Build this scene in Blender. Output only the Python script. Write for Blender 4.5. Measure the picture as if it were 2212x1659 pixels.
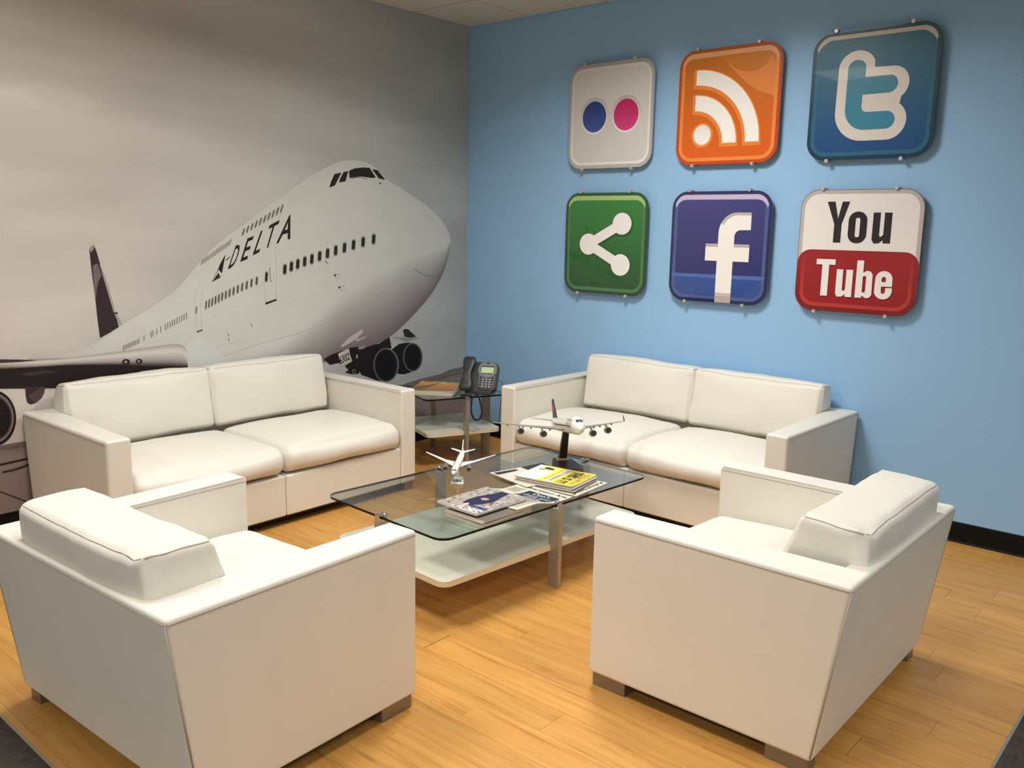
import bpy, bmesh, math, random
from mathutils import Vector, Matrix, noise

for o in list(bpy.data.objects): bpy.data.objects.remove(o)
S = bpy.context.scene
COL = S.collection
random.seed(7)
R = math.radians

# ------------------------------------------------------------------ camera
cd = bpy.data.cameras.new('camera'); cam = bpy.data.objects.new('camera', cd); COL.objects.link(cam)
cd.sensor_fit = 'HORIZONTAL'; cd.sensor_width = 36.0; cd.lens = 36.0*1893.05/2212
cd.clip_start = 0.05
F = Vector((-0.64588, 0.74307, -0.17517)).normalized()
Rt = Vector((0.75230, 0.65853, 0.01957)).normalized()
U = Rt.cross(F).normalized(); Rt = F.cross(U).normalized()
M = Matrix.Identity(4)
for i in range(3):
    M[i][0] = Rt[i]; M[i][1] = U[i]; M[i][2] = -F[i]
M.translation = Vector((4.393, -4.538, 1.4734))
cam.matrix_world = M
S.camera = cam

# ------------------------------------------------------------------ world, exposure, lamps
W = bpy.data.worlds.new('world'); S.world = W; W.use_nodes = True
W.node_tree.nodes['Background'].inputs[0].default_value = (1.0, 0.95, 0.88, 1)
W.node_tree.nodes['Background'].inputs[1].default_value = 0.25
S.view_settings.view_transform = 'Standard'; S.view_settings.look = 'None'
S.view_settings.gamma = 1.0; S.view_settings.use_curve_mapping = False
S.view_settings.exposure = 0.0
HC = 2.815                     # ceiling height
XMAX, YMIN = 7.2, -7.6         # far walls of the office, behind the camera
TX, TY, TP = 0.531, -0.513, 0.615
LAMPS = [(TX+TP*2.5, TY-TP*1.5, 43, 156), (TX+TP*1.5, TY-TP*4.5, 26, 156), (TX+TP*4.5, TY-TP*4.5, 19, 145), (TX+TP*8.5, TY-TP*2.5, 32, 135), (TX+TP*7.5, TY-TP*9.5, 66, 150), (TX+TP*2.5, TY-TP*9.5, 30, 150)]
LC = (1.0, 0.972, 0.93)

# ------------------------------------------------------------------ helpers
def lin(c):
    if isinstance(c, str):
        c = tuple(int(c[i:i+2], 16)/255 for i in (0, 2, 4))
    elif max(c) > 1.001:
        c = tuple(v/255 for v in c)
    return tuple(v/12.92 if v <= 0.04045 else ((v+0.055)/1.055)**2.4 for v in c)

def nodes(name):
    m = bpy.data.materials.new(name); m.use_nodes = True
    nt = m.node_tree; b = nt.nodes['Principled BSDF']
    return m, nt, b

def mat(name, col, rough=0.5, metal=0.0, bump=0.0, bscale=60, var=0.0, vscale=4, coat=0.0, spec=None, stretch=None, dist=0.002):
    """procedural material: noise tint + noise bump"""
    m, nt, b = nodes(name)
    c = lin(col)
    b.inputs['Roughness'].default_value = rough; b.inputs['Metallic'].default_value = metal
    if coat: b.inputs['Coat Weight'].default_value = coat; b.inputs['Coat Roughness'].default_value = 0.06
    if spec is not None: b.inputs['Specular IOR Level'].default_value = spec
    tc = nt.nodes.new('ShaderNodeTexCoord'); mp = nt.nodes.new('ShaderNodeMapping')
    nt.links.new(tc.outputs['Object'], mp.inputs['Vector'])
    if stretch: mp.inputs['Scale'].default_value = stretch
    n = nt.nodes.new('ShaderNodeTexNoise'); n.inputs['Scale'].default_value = vscale; n.inputs['Detail'].default_value = 5
    nt.links.new(mp.outputs[0], n.inputs['Vector'])
    r = nt.nodes.new('ShaderNodeMix'); r.data_type = 'RGBA'
    nt.links.new(n.outputs['Fac'], r.inputs['Factor'])
    v = max(var, 0.01)
    r.inputs[6].default_value = (*[x*(1-v) for x in c], 1); r.inputs[7].default_value = (*[min(1, x*(1+v)) for x in c], 1)
    nt.links.new(r.outputs[2], b.inputs['Base Color'])
    if bump:
        n2 = nt.nodes.new('ShaderNodeTexNoise'); n2.inputs['Scale'].default_value = bscale; n2.inputs['Detail'].default_value = 3
        nt.links.new(mp.outputs[0], n2.inputs['Vector'])
        bp = nt.nodes.new('ShaderNodeBump'); bp.inputs['Strength'].default_value = bump; bp.inputs['Distance'].default_value = dist
        nt.links.new(n2.outputs['Fac'], bp.inputs['Height']); nt.links.new(bp.outputs[0], b.inputs['Normal'])
    return m

def vcol_mat(name, rough=0.6, coat=0.0, bump=0.0, bscale=300, spec=0.3):
    m, nt, b = nodes(name)
    a = nt.nodes.new('ShaderNodeVertexColor'); a.layer_name = 'Col'
    n = nt.nodes.new('ShaderNodeTexNoise'); n.inputs['Scale'].default_value = 90
    tc = nt.nodes.new('ShaderNodeTexCoord'); nt.links.new(tc.outputs['Object'], n.inputs['Vector'])
    mr = nt.nodes.new('ShaderNodeMapRange'); mr.inputs[3].default_value = 0.96; mr.inputs[4].default_value = 1.04
    nt.links.new(n.outputs['Fac'], mr.inputs[0])
    mx = nt.nodes.new('ShaderNodeVectorMath'); mx.operation = 'SCALE'
    nt.links.new(a.outputs['Color'], mx.inputs[0]); nt.links.new(mr.outputs[0], mx.inputs['Scale'])
    nt.links.new(mx.outputs[0], b.inputs['Base Color'])
    b.inputs['Roughness'].default_value = rough; b.inputs['Specular IOR Level'].default_value = spec
    b.inputs['Coat Weight'].default_value = coat; b.inputs['Coat Roughness'].default_value = 0.03
    if bump:
        n2 = nt.nodes.new('ShaderNodeTexNoise'); n2.inputs['Scale'].default_value = bscale
        nt.links.new(tc.outputs['Object'], n2.inputs['Vector'])
        bp = nt.nodes.new('ShaderNodeBump'); bp.inputs['Strength'].default_value = bump; bp.inputs['Distance'].default_value = 0.001
        nt.links.new(n2.outputs['Fac'], bp.inputs['Height']); nt.links.new(bp.outputs[0], b.inputs['Normal'])
    return m

def new_obj(name, me, m=None, parent=None, smooth=False):
    o = bpy.data.objects.new(name, me); COL.objects.link(o)
    if m is not None: me.materials.append(m)
    if parent is not None: o.parent = parent
    if smooth:
        for p in me.polygons: p.use_smooth = True
    return o

def obj(name, bm, m, parent=None, smooth=False, wn=False, recalc=True):
    if recalc: bmesh.ops.recalc_face_normals(bm, faces=bm.faces)
    me = bpy.data.meshes.new(name); bm.to_mesh(me); bm.free()
    o = new_obj(name, me, m, parent, smooth or wn)
    if wn:
        w = o.modifiers.new('normals', 'WEIGHTED_NORMAL'); w.keep_sharp = True
    return o

def tag(o, label=None, cat=None, group=None, kind=None):
    if label: o['label'] = label
    if cat: o['category'] = cat
    if group: o['group'] = group
    if kind: o['kind'] = kind
    return o

def empty(name, loc=(0, 0, 0), rz=0.0):
    o = bpy.data.objects.new(name, None); COL.objects.link(o)
    o.empty_display_size = 0.1; o.location = loc; o.rotation_euler = (0, 0, rz)
    return o

def box(bm, x0, x1, y0, y1, z0, z1, bev=0.0, seg=2, mtx=None):
    vs = [bm.verts.new(Vector((x, y, z))) for x in (x0, x1) for y in (y0, y1) for z in (z0, z1)]
    q = [(0, 1, 3, 2), (4, 6, 7, 5), (0, 4, 5, 1), (2, 3, 7, 6), (0, 2, 6, 4), (1, 5, 7, 3)]
    fs = [bm.faces.new([vs[i] for i in f]) for f in q]
    if mtx is not None:
        for v in vs: v.co = mtx @ v.co
    if bev:
        es = list({e for f in fs for e in f.edges})
        bmesh.ops.bevel(bm, geom=es, offset=bev, segments=seg, profile=0.5, affect='EDGES')
    return bm

def prism(bm, bottom, top, bev=0.0, seg=2):
    """bottom and top: lists of 3D points (same count)"""
    a = [bm.verts.new(p) for p in bottom]; b = [bm.verts.new(p) for p in top]
    n = len(a)
    fs = [bm.faces.new(list(reversed(a))), bm.faces.new(b)]
    for i in range(n): fs.append(bm.faces.new([a[i], a[(i+1) % n], b[(i+1) % n], b[i]]))
    if bev:
        es = list({e for f in fs for e in f.edges})
        bmesh.ops.bevel(bm, geom=es, offset=bev, segments=seg, profile=0.5, affect='EDGES')
    return bm

def tube(bm, pts, r, n=8, closed=False, caps=True):
    pts = [Vector(p) for p in pts]
    rs = r if isinstance(r, (list, tuple)) else [r]*len(pts)
    rings = []; N = len(pts); up = None
    for i, p in enumerate(pts):
        a = pts[(i-1) % N] if (closed or i > 0) else p
        b = pts[(i+1) % N] if (closed or i < N-1) else p
        t = (b-a).normalized()
        if up is None:
            up = Vector((0, 0, 1)) if abs(t.z) < 0.9 else Vector((1, 0, 0))
        s = t.cross(up).normalized(); u2 = s.cross(t).normalized(); up = u2
        rings.append([bm.verts.new(p+rs[i]*(s*math.cos(2*math.pi*k/n)+u2*math.sin(2*math.pi*k/n))) for k in range(n)])
    for i in range(N if closed else N-1):
        A = rings[i]; B = rings[(i+1) % N]
        for k in range(n): bm.faces.new([A[k], A[(k+1) % n], B[(k+1) % n], B[k]])
    if caps and not closed:
        bm.faces.new(list(reversed(rings[0]))); bm.faces.new(rings[-1])
    return bm

def cyl(bm, c, axis, r, h, n=20, r2=None, bev=0):
    c = Vector(c); axis = Vector(axis).normalized()
    rr = r if r2 is None else r2
    if bev:
        return tube(bm, [c, c+axis*bev, c+axis*(h-bev), c+axis*h], [r-bev, r, rr, rr-bev], n)
    return tube(bm, [c, c+axis*h], [r, rr], n)

def rrect(x0, x1, y0, y1, r, n=8):
    """rounded rectangle outline, anticlockwise"""
    out = []
    for cx, cy, a0 in ((x1-r, y1-r, 0), (x0+r, y1-r, 90), (x0+r, y0+r, 180), (x1-r, y0+r, 270)):
        for k in range(n+1):
            a = R(a0+90*k/n); out.append((cx+r*math.cos(a), cy+r*math.sin(a)))
    return out

def arc(cx, cy, rx, ry, a0, a1, n=24):
    return [(cx+rx*math.cos(R(a0+(a1-a0)*k/n)), cy+ry*math.sin(R(a0+(a1-a0)*k/n))) for k in range(n+1)]

class Print:
    """flat coloured artwork: polygons in 2D mapped by fn(u, v, level) -> 3D, one colour per vertex"""
    def __init__(s, fn, inc=.025): s.fn = fn; s.k = 0; s.inc = inc; s.v = []; s.f = []; s.c = []
    def poly(s, pts, col, lv=1, col2=None, axis=1):
        s.k += s.inc; lv += s.k; n0 = len(s.v); c = lin(col); c2 = lin(col2) if col2 else c
        lo = min(p[axis] for p in pts); hi = max(p[axis] for p in pts)
        for p in pts:
            s.v.append(s.fn(p[0], p[1], lv)); t = (p[axis]-lo)/max(1e-6, hi-lo)
            s.c.append(tuple(a+(b-a)*t for a, b in zip(c, c2)))
        s.f.append(tuple(range(n0, n0+len(pts))))
    def band(s, A, B, col, lv=1, closed=True, col2=None):
        s.k += s.inc; lv += s.k; n0 = len(s.v); n = len(A); c = lin(col); c2 = lin(col2) if col2 else c
        for p in A: s.v.append(s.fn(p[0], p[1], lv)); s.c.append(c)
        for p in B: s.v.append(s.fn(p[0], p[1], lv)); s.c.append(c2)
        for i in range(n if closed else n-1):
            j = (i+1) % n; s.f.append((n0+i, n0+j, n0+n+j, n0+n+i))
    def stroke(s, pts, w, col, lv=1):
        L = []; Q = []
        for i, p in enumerate(pts):
            a = pts[max(0, i-1)]; b = pts[min(len(pts)-1, i+1)]
            d = Vector((b[0]-a[0], b[1]-a[1])); d.normalize()
            L.append((p[0]-d.y*w/2, p[1]+d.x*w/2)); Q.append((p[0]+d.y*w/2, p[1]-d.x*w/2))
        s.band(L, Q, col, lv, closed=False)
    def grid(s, rows, colfn, lv=0):
        """rows: list of lists of 2D points; colfn(i, j, p) -> linear colour"""
        s.k += s.inc; lv += s.k; n0 = len(s.v); h = len(rows); w = len(rows[0])
        for i, r in enumerate(rows):
            for j, p in enumerate(r): s.v.append(s.fn(p[0], p[1], lv)); s.c.append(colfn(i, j, p))
        for i in range(h-1):
            for j in range(w-1):
                a = n0+i*w+j; s.f.append((a, a+1, a+w+1, a+w))
    def text(s, txt, quad, col, lv=2, bold=0.0):
        """quad: BL, BR, TR, TL"""
        vs, fs = text_shape(txt, bold)
        s.k += s.inc; lv += s.k; n0 = len(s.v); c = lin(col)
        for x, y in vs:
            p = [(1-y)*((1-x)*quad[0][k]+x*quad[1][k])+y*((1-x)*quad[3][k]+x*quad[2][k]) for k in (0, 1)]
            s.v.append(s.fn(p[0], p[1], lv)); s.c.append(c)
        for f in fs: s.f.append(tuple(n0+i for i in f))
    def build(s, name, m, parent=None):
        me = bpy.data.meshes.new(name); me.from_pydata([tuple(v) for v in s.v], [], s.f)
        a = me.color_attributes.new('Col', 'FLOAT_COLOR', 'POINT')
        a.data.foreach_set('color', [x for c in s.c for x in (*c, 1.0)])
        me.update()
        return new_obj(name, me, m, parent)

_tc = {}
def text_shape(txt, bold=0.0):
    k = (txt, bold)
    if k in _tc: return _tc[k]
    cu = bpy.data.curves.new('t', 'FONT'); cu.body = txt; cu.size = 1; cu.offset = bold; cu.resolution_u = 3
    ob = bpy.data.objects.new('t', cu); COL.objects.link(ob)
    dg = bpy.context.evaluated_depsgraph_get()
    me = bpy.data.meshes.new_from_object(ob.evaluated_get(dg))
    vs = [(v.co.x, v.co.y) for v in me.vertices]; fs = [tuple(p.vertices) for p in me.polygons]
    bpy.data.objects.remove(ob); bpy.data.curves.remove(cu); bpy.data.meshes.remove(me)
    x0 = min(v[0] for v in vs); x1 = max(v[0] for v in vs); y0 = min(v[1] for v in vs); y1 = max(v[1] for v in vs)
    _tc[k] = ([((x-x0)/(x1-x0), (y-y0)/(y1-y0)) for x, y in vs], fs)
    return _tc[k]

def catmull(pts, n=6):
    out = []
    for i in range(len(pts)-1):
        p0 = pts[max(0, i-1)]; p1 = pts[i]; p2 = pts[i+1]; p3 = pts[min(len(pts)-1, i+2)]
        for k in range(n):
            t = k/n
            out.append(tuple(0.5*((2*b)+(-a+c)*t+(2*a-5*b+4*c-d)*t*t+(-a+3*b-3*c+d)*t**3) for a, b, c, d in zip(p0, p1, p2, p3)))
    out.append(tuple(pts[-1])); return out

# ------------------------------------------------------------------ materials
M_leather = mat('white_leatherette', (229, 225, 214), rough=0.45, bump=0.12, bscale=420, var=0.06, vscale=3, spec=0.4, dist=0.001)
M_piping = mat('leatherette_seam', (168, 160, 146), rough=0.5)
M_under = mat('black_underside', (22, 20, 20), rough=0.9)
M_steel = mat('brushed_steel', (142, 136, 126), rough=0.38, metal=0.7, bump=0.08, bscale=8, stretch=(1, 1, 60), var=0.05)
M_alu = mat('satin_aluminium_paint', (178, 170, 155), rough=0.4, metal=0.55, bump=0.05, bscale=200)
M_cap = mat('brushed_standoff_cap', (205, 203, 198), rough=0.35, metal=0.55)
M_chrome = mat('polished_chrome', (215, 215, 215), rough=0.12, metal=1.0)
M_wallblue = mat('blue_wall_paint', (150, 194, 234), rough=0.75, bump=0.25, bscale=260, var=0.01, dist=0.001)
M_wallgrey = mat('grey_wall_paint', (214, 211, 206), rough=0.8, bump=0.2, bscale=260)
M_black = mat('black_rubber_base', (13, 12, 12), rough=0.6, spec=0.2, bump=0.05)
M_tile = mat('mineral_ceiling_tile', (206, 200, 188), rough=0.95, bump=0.6, bscale=160, var=0.07, vscale=120, dist=0.003)
M_grid = mat('ceiling_grid_gap', (70, 60, 46), rough=0.9)
M_frost = mat('white_lacquer_shelf', (226, 222, 205), rough=0.3, var=0.02, coat=0.3)
M_edge = mat('cream_shelf_edge', (226, 214, 186), rough=0.45)
M_print = vcol_mat('printed_wallcovering', rough=0.62, bump=0.15, bscale=500)
M_sign = vcol_mat('glossy_sign_print', rough=0.35, coat=1.0)
M_paper = vcol_mat('printed_paper', rough=0.35, spec=0.5)
M_pages = mat('paper_page_edges', (206, 198, 182), rough=0.8, bump=0.5, bscale=30, stretch=(1, 1, 60), var=0.12, vscale=3)
M_model = mat('white_model_gloss', (232, 230, 222), rough=0.22, coat=0.5)
M_modelgrey = mat('grey_model_paint', (150, 146, 138), rough=0.35)
M_engine = mat('model_engine_metal', (140, 136, 132), rough=0.3, metal=0.4)
M_fan = mat('grey_fan_disc', (84, 80, 78), rough=0.4, metal=0.3)
M_dark = mat('dark_model_paint', (26, 24, 32), rough=0.3)
M_navy = mat('navy_fin_paint', (32, 30, 62), rough=0.3)
M_red = mat('red_fin_paint', (196, 44, 48), rough=0.3)
M_wood = mat('dark_walnut_stand', (52, 32, 22), rough=0.4, var=0.3, vscale=6, stretch=(1, 8, 1))
M_phone = mat('charcoal_phone_plastic', (46, 47, 50), rough=0.42, bump=0.1, bscale=500)
M_phone2 = mat('grey_phone_bezel', (120, 120, 120), rough=0.4)
M_key = mat('grey_phone_key', (150, 152, 156), rough=0.35)
M_cord = mat('black_coiled_cord', (16, 17, 18), rough=0.4)
M_lcd, nt, b = nodes('phone_display')
n = nt.nodes.new('ShaderNodeTexNoise'); n.inputs['Scale'].default_value = 150
r = nt.nodes.new('ShaderNodeValToRGB'); r.color_ramp.elements[0].position = 0.35; r.color_ramp.elements[1].position = 0.5
r.color_ramp.elements[0].color = (*lin((140, 170, 120)), 1); r.color_ramp.elements[1].color = (*lin((176, 205, 150)), 1)
nt.links.new(n.outputs['Fac'], r.inputs['Fac']); nt.links.new(r.outputs[0], b.inputs['Base Color']); nt.links.new(r.outputs[0], b.inputs['Emission Color'])
b.inputs['Emission Strength'].default_value = 0.25

# glass with a faint green-grey tint
M_glass = bpy.data.materials.new('tabletop_glass'); M_glass.use_nodes = True
nt = M_glass.node_tree; nt.nodes.clear()
out = nt.nodes.new('ShaderNodeOutputMaterial'); tr = nt.nodes.new('ShaderNodeBsdfTransparent'); gl = nt.nodes.new('ShaderNodeBsdfGlossy'); mx = nt.nodes.new('ShaderNodeMixShader'); fr = nt.nodes.new('ShaderNodeFresnel')
tr.inputs[0].default_value = (0.80, 0.845, 0.83, 1); gl.inputs[0].default_value = (0.95, 0.97, 0.98, 1); gl.inputs['Roughness'].default_value = 0.03; fr.inputs[0].default_value = 2.1
wn_ = nt.nodes.new('ShaderNodeTexNoise'); wn_.inputs['Scale'].default_value = 3; bp = nt.nodes.new('ShaderNodeBump'); bp.inputs['Strength'].default_value = 0.02
nt.links.new(wn_.outputs['Fac'], bp.inputs['Height']); nt.links.new(bp.outputs[0], gl.inputs['Normal'])
ge = nt.nodes.new('ShaderNodeNewGeometry'); iv = nt.nodes.new('ShaderNodeMath'); iv.operation = 'SUBTRACT'; iv.inputs[0].default_value = 1.0
fm_ = nt.nodes.new('ShaderNodeMath'); fm_.operation = 'MULTIPLY'
nt.links.new(ge.outputs['Backfacing'], iv.inputs[1]); nt.links.new(iv.outputs[0], fm_.inputs[0]); nt.links.new(fr.outputs[0], fm_.inputs[1])
nt.links.new(fm_.outputs[0], mx.inputs[0]); nt.links.new(tr.outputs[0], mx.inputs[1]); nt.links.new(gl.outputs[0], mx.inputs[2]); nt.links.new(mx.outputs[0], out.inputs[0])
M_glassedge = mat('dark_green_glass_edge', (6, 14, 13), rough=0.3, spec=0.25)

# wood plank
M_plank, nt, b = nodes('maple_plank')
tc = nt.nodes.new('ShaderNodeTexCoord'); oi = nt.nodes.new('ShaderNodeObjectInfo')
mp = nt.nodes.new('ShaderNodeMapping'); mp.inputs['Scale'].default_value = (1.1, 16, 4)
cmb = nt.nodes.new('ShaderNodeCombineXYZ'); mul = nt.nodes.new('ShaderNodeMath'); mul.operation = 'MULTIPLY'; mul.inputs[1].default_value = 60
nt.links.new(oi.outputs['Random'], mul.inputs[0])
for k in range(3): nt.links.new(mul.outputs[0], cmb.inputs[k])
nt.links.new(cmb.outputs[0], mp.inputs['Location']); nt.links.new(tc.outputs['Object'], mp.inputs['Vector'])
ng = nt.nodes.new('ShaderNodeTexNoise'); ng.inputs['Scale'].default_value = 2.2; ng.inputs['Detail'].default_value = 7; ng.inputs['Roughness'].default_value = 0.6; ng.inputs['Distortion'].default_value = 0.4
nt.links.new(mp.outputs[0], ng.inputs['Vector'])
rp = nt.nodes.new('ShaderNodeValToRGB'); e = rp.color_ramp.elements
e[0].position = 0.27; e[0].color = (*lin((170, 118, 58)), 1)
e[1].position = 0.66; e[1].color = (*lin((212, 160, 86)), 1)
e2 = rp.color_ramp.elements.new(0.43); e2.color = (*lin((200, 146, 75)), 1)
nt.links.new(ng.outputs['Fac'], rp.inputs['Fac'])
tint = nt.nodes.new('ShaderNodeMapRange'); tint.inputs[3].default_value = 0.92; tint.inputs[4].default_value = 1.05
nt.links.new(oi.outputs['Random'], tint.inputs[0])
sc = nt.nodes.new('ShaderNodeVectorMath'); sc.operation = 'SCALE'
nt.links.new(rp.outputs[0], sc.inputs[0]); nt.links.new(tint.outputs[0], sc.inputs['Scale'])
# scattered dark scuffs
mp2 = nt.nodes.new('ShaderNodeMapping'); mp2.inputs['Scale'].default_value = (1.0, 7, 1)
nt.links.new(cmb.outputs[0], mp2.inputs['Location']); nt.links.new(tc.outputs['Object'], mp2.inputs['Vector'])
n3 = nt.nodes.new('ShaderNodeTexNoise'); n3.inputs['Scale'].default_value = 3.2; n3.inputs['Detail'].default_value = 4
nt.links.new(mp2.outputs[0], n3.inputs['Vector'])
r3 = nt.nodes.new('ShaderNodeMapRange'); r3.inputs[1].default_value = 0.66; r3.inputs[2].default_value = 0.78; r3.inputs[3].default_value = 1.0; r3.inputs[4].default_value = 0.55
nt.links.new(n3.outputs['Fac'], r3.inputs[0])
sc2 = nt.nodes.new('ShaderNodeVectorMath'); sc2.operation = 'SCALE'
nt.links.new(sc.outputs[0], sc2.inputs[0]); nt.links.new(r3.outputs[0], sc2.inputs['Scale'])
nt.links.new(sc2.outputs[0], b.inputs['Base Color'])
b.inputs['Roughness'].default_value = 0.36; b.inputs['Specular IOR Level'].default_value = 0.35
bp = nt.nodes.new('ShaderNodeBump'); bp.inputs['Strength'].default_value = 0.06; bp.inputs['Distance'].default_value = 0.002
nt.links.new(ng.outputs['Fac'], bp.inputs['Height']); nt.links.new(bp.outputs[0], b.inputs['Normal'])

# carpet
M_carpet = mat('charcoal_loop_carpet', (72, 64, 58), rough=1.0, bump=1.0, bscale=300, var=0.8, vscale=75, stretch=(1, 0.35, 1), dist=0.006)
M_lampface, nt, b = nodes('lamp_diffuser')
b.inputs['Base Color'].default_value = (0.9, 0.88, 0.8, 1); b.inputs['Emission Color'].default_value = (1, .93, .8, 1); b.inputs['Emission Strength'].default_value = 1.2
n = nt.nodes.new('ShaderNodeTexNoise'); n.inputs['Scale'].default_value = 400; bp = nt.nodes.new('ShaderNodeBump'); bp.inputs['Strength'].default_value = 0.2
nt.links.new(n.outputs['Fac'], bp.inputs['Height']); nt.links.new(bp.outputs[0], b.inputs['Normal'])

# ------------------------------------------------------------------ setting
def struct(name, bm, m, parent=None):
    o = obj(name, bm, m, parent)
    if parent is None: o['kind'] = 'structure'
    return o

WX, WY = 3.955, -3.71     # edge of the wood floor
f = struct('floor', box(bmesh.new(), -0.15, XMAX+.15, YMIN-.15, 0.15, -0.14, -0.012), M_grid)
PW = 0.127; y = 0.0; row = 0
rnd = random.Random(3)
cache = {}
while y > WY+0.001:
    y2 = max(WY, y-PW); x = 0.0 if row % 2 else 0.0
    first = True
    ends = {19: [0.62, 1.32, 2.27, 3.45], 20: [0.5, 1.6, 2.9], 18: [.35, 1.2, 2.05, 3.3], 17: [.8, 1.65, 2.46, 3.5], 14: [.6, 1.5, 2.6, 3.77], 10: [1.0, 2.2, 3.62], 5: [.9, 2.1, 3.51], 4: [1.2, 2.4, 3.66]}.get(row)
    if not ends:
        ends = []; t = rnd.uniform(0.25, 0.95)
        while t < WX-0.25: ends.append(t); t += rnd.uniform(0.75, 1.35)
    xs = [0.0]+ends+[WX]
    for a, c in zip(xs[:-1], xs[1:]):
        key = (round(c-a, 2), round(y-y2, 3))
        if key not in cache:
            bm = box(bmesh.new(), 0, c-a-0.0006, 0.0003, (y-y2)-0.0003, -0.011, 0.0, bev=0.0005, seg=1)
            bmesh.ops.recalc_face_normals(bm, faces=bm.faces)
            me = bpy.data.meshes.new('plank'); bm.to_mesh(me); bm.free(); me.materials.append(M_plank); cache[key] = me
        o = bpy.data.objects.new('plank', cache[key]); COL.objects.link(o); o.location = (a, y2, rnd.uniform(-0.0002, 0.0)); o.parent = f
    y = y2; row += 1

# carpet: L shape round the wood
bm = bmesh.new()
prof = [(WX+.004, 0.0), (XMAX, 0.0), (XMAX, YMIN), (0.0, YMIN), (0.0, WY-.004), (WX+.004, WY-.004)]
prism(bm, [(x, y, -0.012) for x, y in prof], [(x, y, 0.001) for x, y in prof])
c = obj('carpet', bm, M_carpet); tag(c, 'dark charcoal carpet bordering the wood floor at the photo bottom corners', 'carpet')
tr1 = bmesh.new(); box(tr1, WX-.003, WX+.005, WY-.005, 0, -0.004, 0.0022, bev=.001); struct('trim_1', tr1, M_alu)
tr1 = bmesh.new(); box(tr1, 0, WX-.0031, WY-.005, WY+.003, -0.004, 0.0022, bev=.001); struct('trim_2', tr1, M_alu)

struct('wall_left', box(bmesh.new(), -0.12, 0.0, YMIN, 0.12, -0.012, HC+.02), M_wallgrey)
struct('wall_right', box(bmesh.new(), 0.0, XMAX+.12, 0.0, 0.12, -0.012, HC+.02), M_wallblue)
struct('wall_side', box(bmesh.new(), XMAX, XMAX+.12, YMIN, 0.0, -0.012, HC+.02), M_wallgrey)
struct('wall_back', box(bmesh.new(), -0.12, XMAX+.12, YMIN-.12, YMIN, -0.012, HC+.02), M_wallgrey)
# rubber cove base with a small toe
def cove(name, fn, a, b_):
    prof = [(0.0, 0.0), (0.011, 0.0), (0.0085, 0.004), (0.005, 0.010), (0.004, 0.098), (0.002, 0.102), (0.0, 0.102)]
    bm = bmesh.new()
    prism(bm, [fn(a, d, z) for d, z in prof], [fn(b_, d, z) for d, z in prof])
    struct(name, bm, M_black)
cove('baseboard_left', lambda t, d, z: (d+.0016, t, z), -0.012, YMIN)
cove('baseboard_right', lambda t, d, z: (t, -d, z), 0.0, XMAX)

# ceiling: dark backing with lay-in tiles
ce = struct('ceiling', box(bmesh.new(), -0.12, XMAX+.12, YMIN-.12, 0.12, HC+.018, HC+.1), M_grid)
xs = [0.0]; t = TX
while t < XMAX: xs.append(t); t += TP
xs.append(XMAX); ys = [0.0]; t = TY
while t > YMIN: ys.append(t); t -= TP
ys.append(YMIN)
cache = {}
lampcells = {(round(l[0], 2), round(l[1], 2)) for l in LAMPS}
for a, c in zip(xs[:-1], xs[1:]):
    for d, e_ in zip(ys[:-1], ys[1:]):
        if (round((a+c)/2, 2), round((d+e_)/2, 2)) in lampcells: continue
        key = (round(c-a, 3), round(d-e_, 3))
        if key not in cache:
            bm = box(bmesh.new(), 0.005, c-a-0.005, 0.005, d-e_-0.005, 0.0, 0.016, bev=0.0015, seg=1)
            bmesh.ops.recalc_face_normals(bm, faces=bm.faces)
            me = bpy.data.meshes.new('ceiling_tile'); bm.to_mesh(me); bm.free(); me.materials.append(M_tile); cache[key] = me
        o = bpy.data.objects.new('ceiling_tile', cache[key]); COL.objects.link(o); o.location = (a, e_, HC); o.parent = ce

# recessed ceiling lamps outside the frame; the last three are fill lamps added to brighten
ordn = ['above the seating group', 'above the mural wall', 'above the coffee table side', 'added as fill above the right hand floor', 'added as fill behind the camera', 'added as fill behind the left armchair']
for i, (lx, ly, pw, spr) in enumerate(LAMPS):
    t = empty('ceiling_light', (lx, ly, HC)); tag(t, 'square recessed ceiling light '+ordn[i], 'ceiling light', 'recessed ceiling lights')
    bm = bmesh.new(); hh = TP/2-.004
    for a in ((-hh, hh, -hh, -hh+.02), (-hh, hh, hh-.02, hh), (-hh, -hh+.02, -hh+.02, hh-.02), (hh-.02, hh, -hh+.02, hh-.02)): box(bm, *a, 0.0, 0.016)
    obj('lamp_frame', bm, M_tile, t)
    bm = bmesh.new(); box(bm, -hh+.02, hh-.02, -hh+.02, hh-.02, 0.010, 0.014); obj('diffuser', bm, M_lampface, t)
    ld = bpy.data.lights.new('lamp', 'AREA'); ld.shape = 'SQUARE'; ld.size = 0.54; ld.energy = pw; ld.color = LC; ld.spread = R(spr)
    lo = bpy.data.objects.new('lamp', ld); COL.objects.link(lo); lo.parent = t; lo.location = (0, 0, 0.002)

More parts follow.
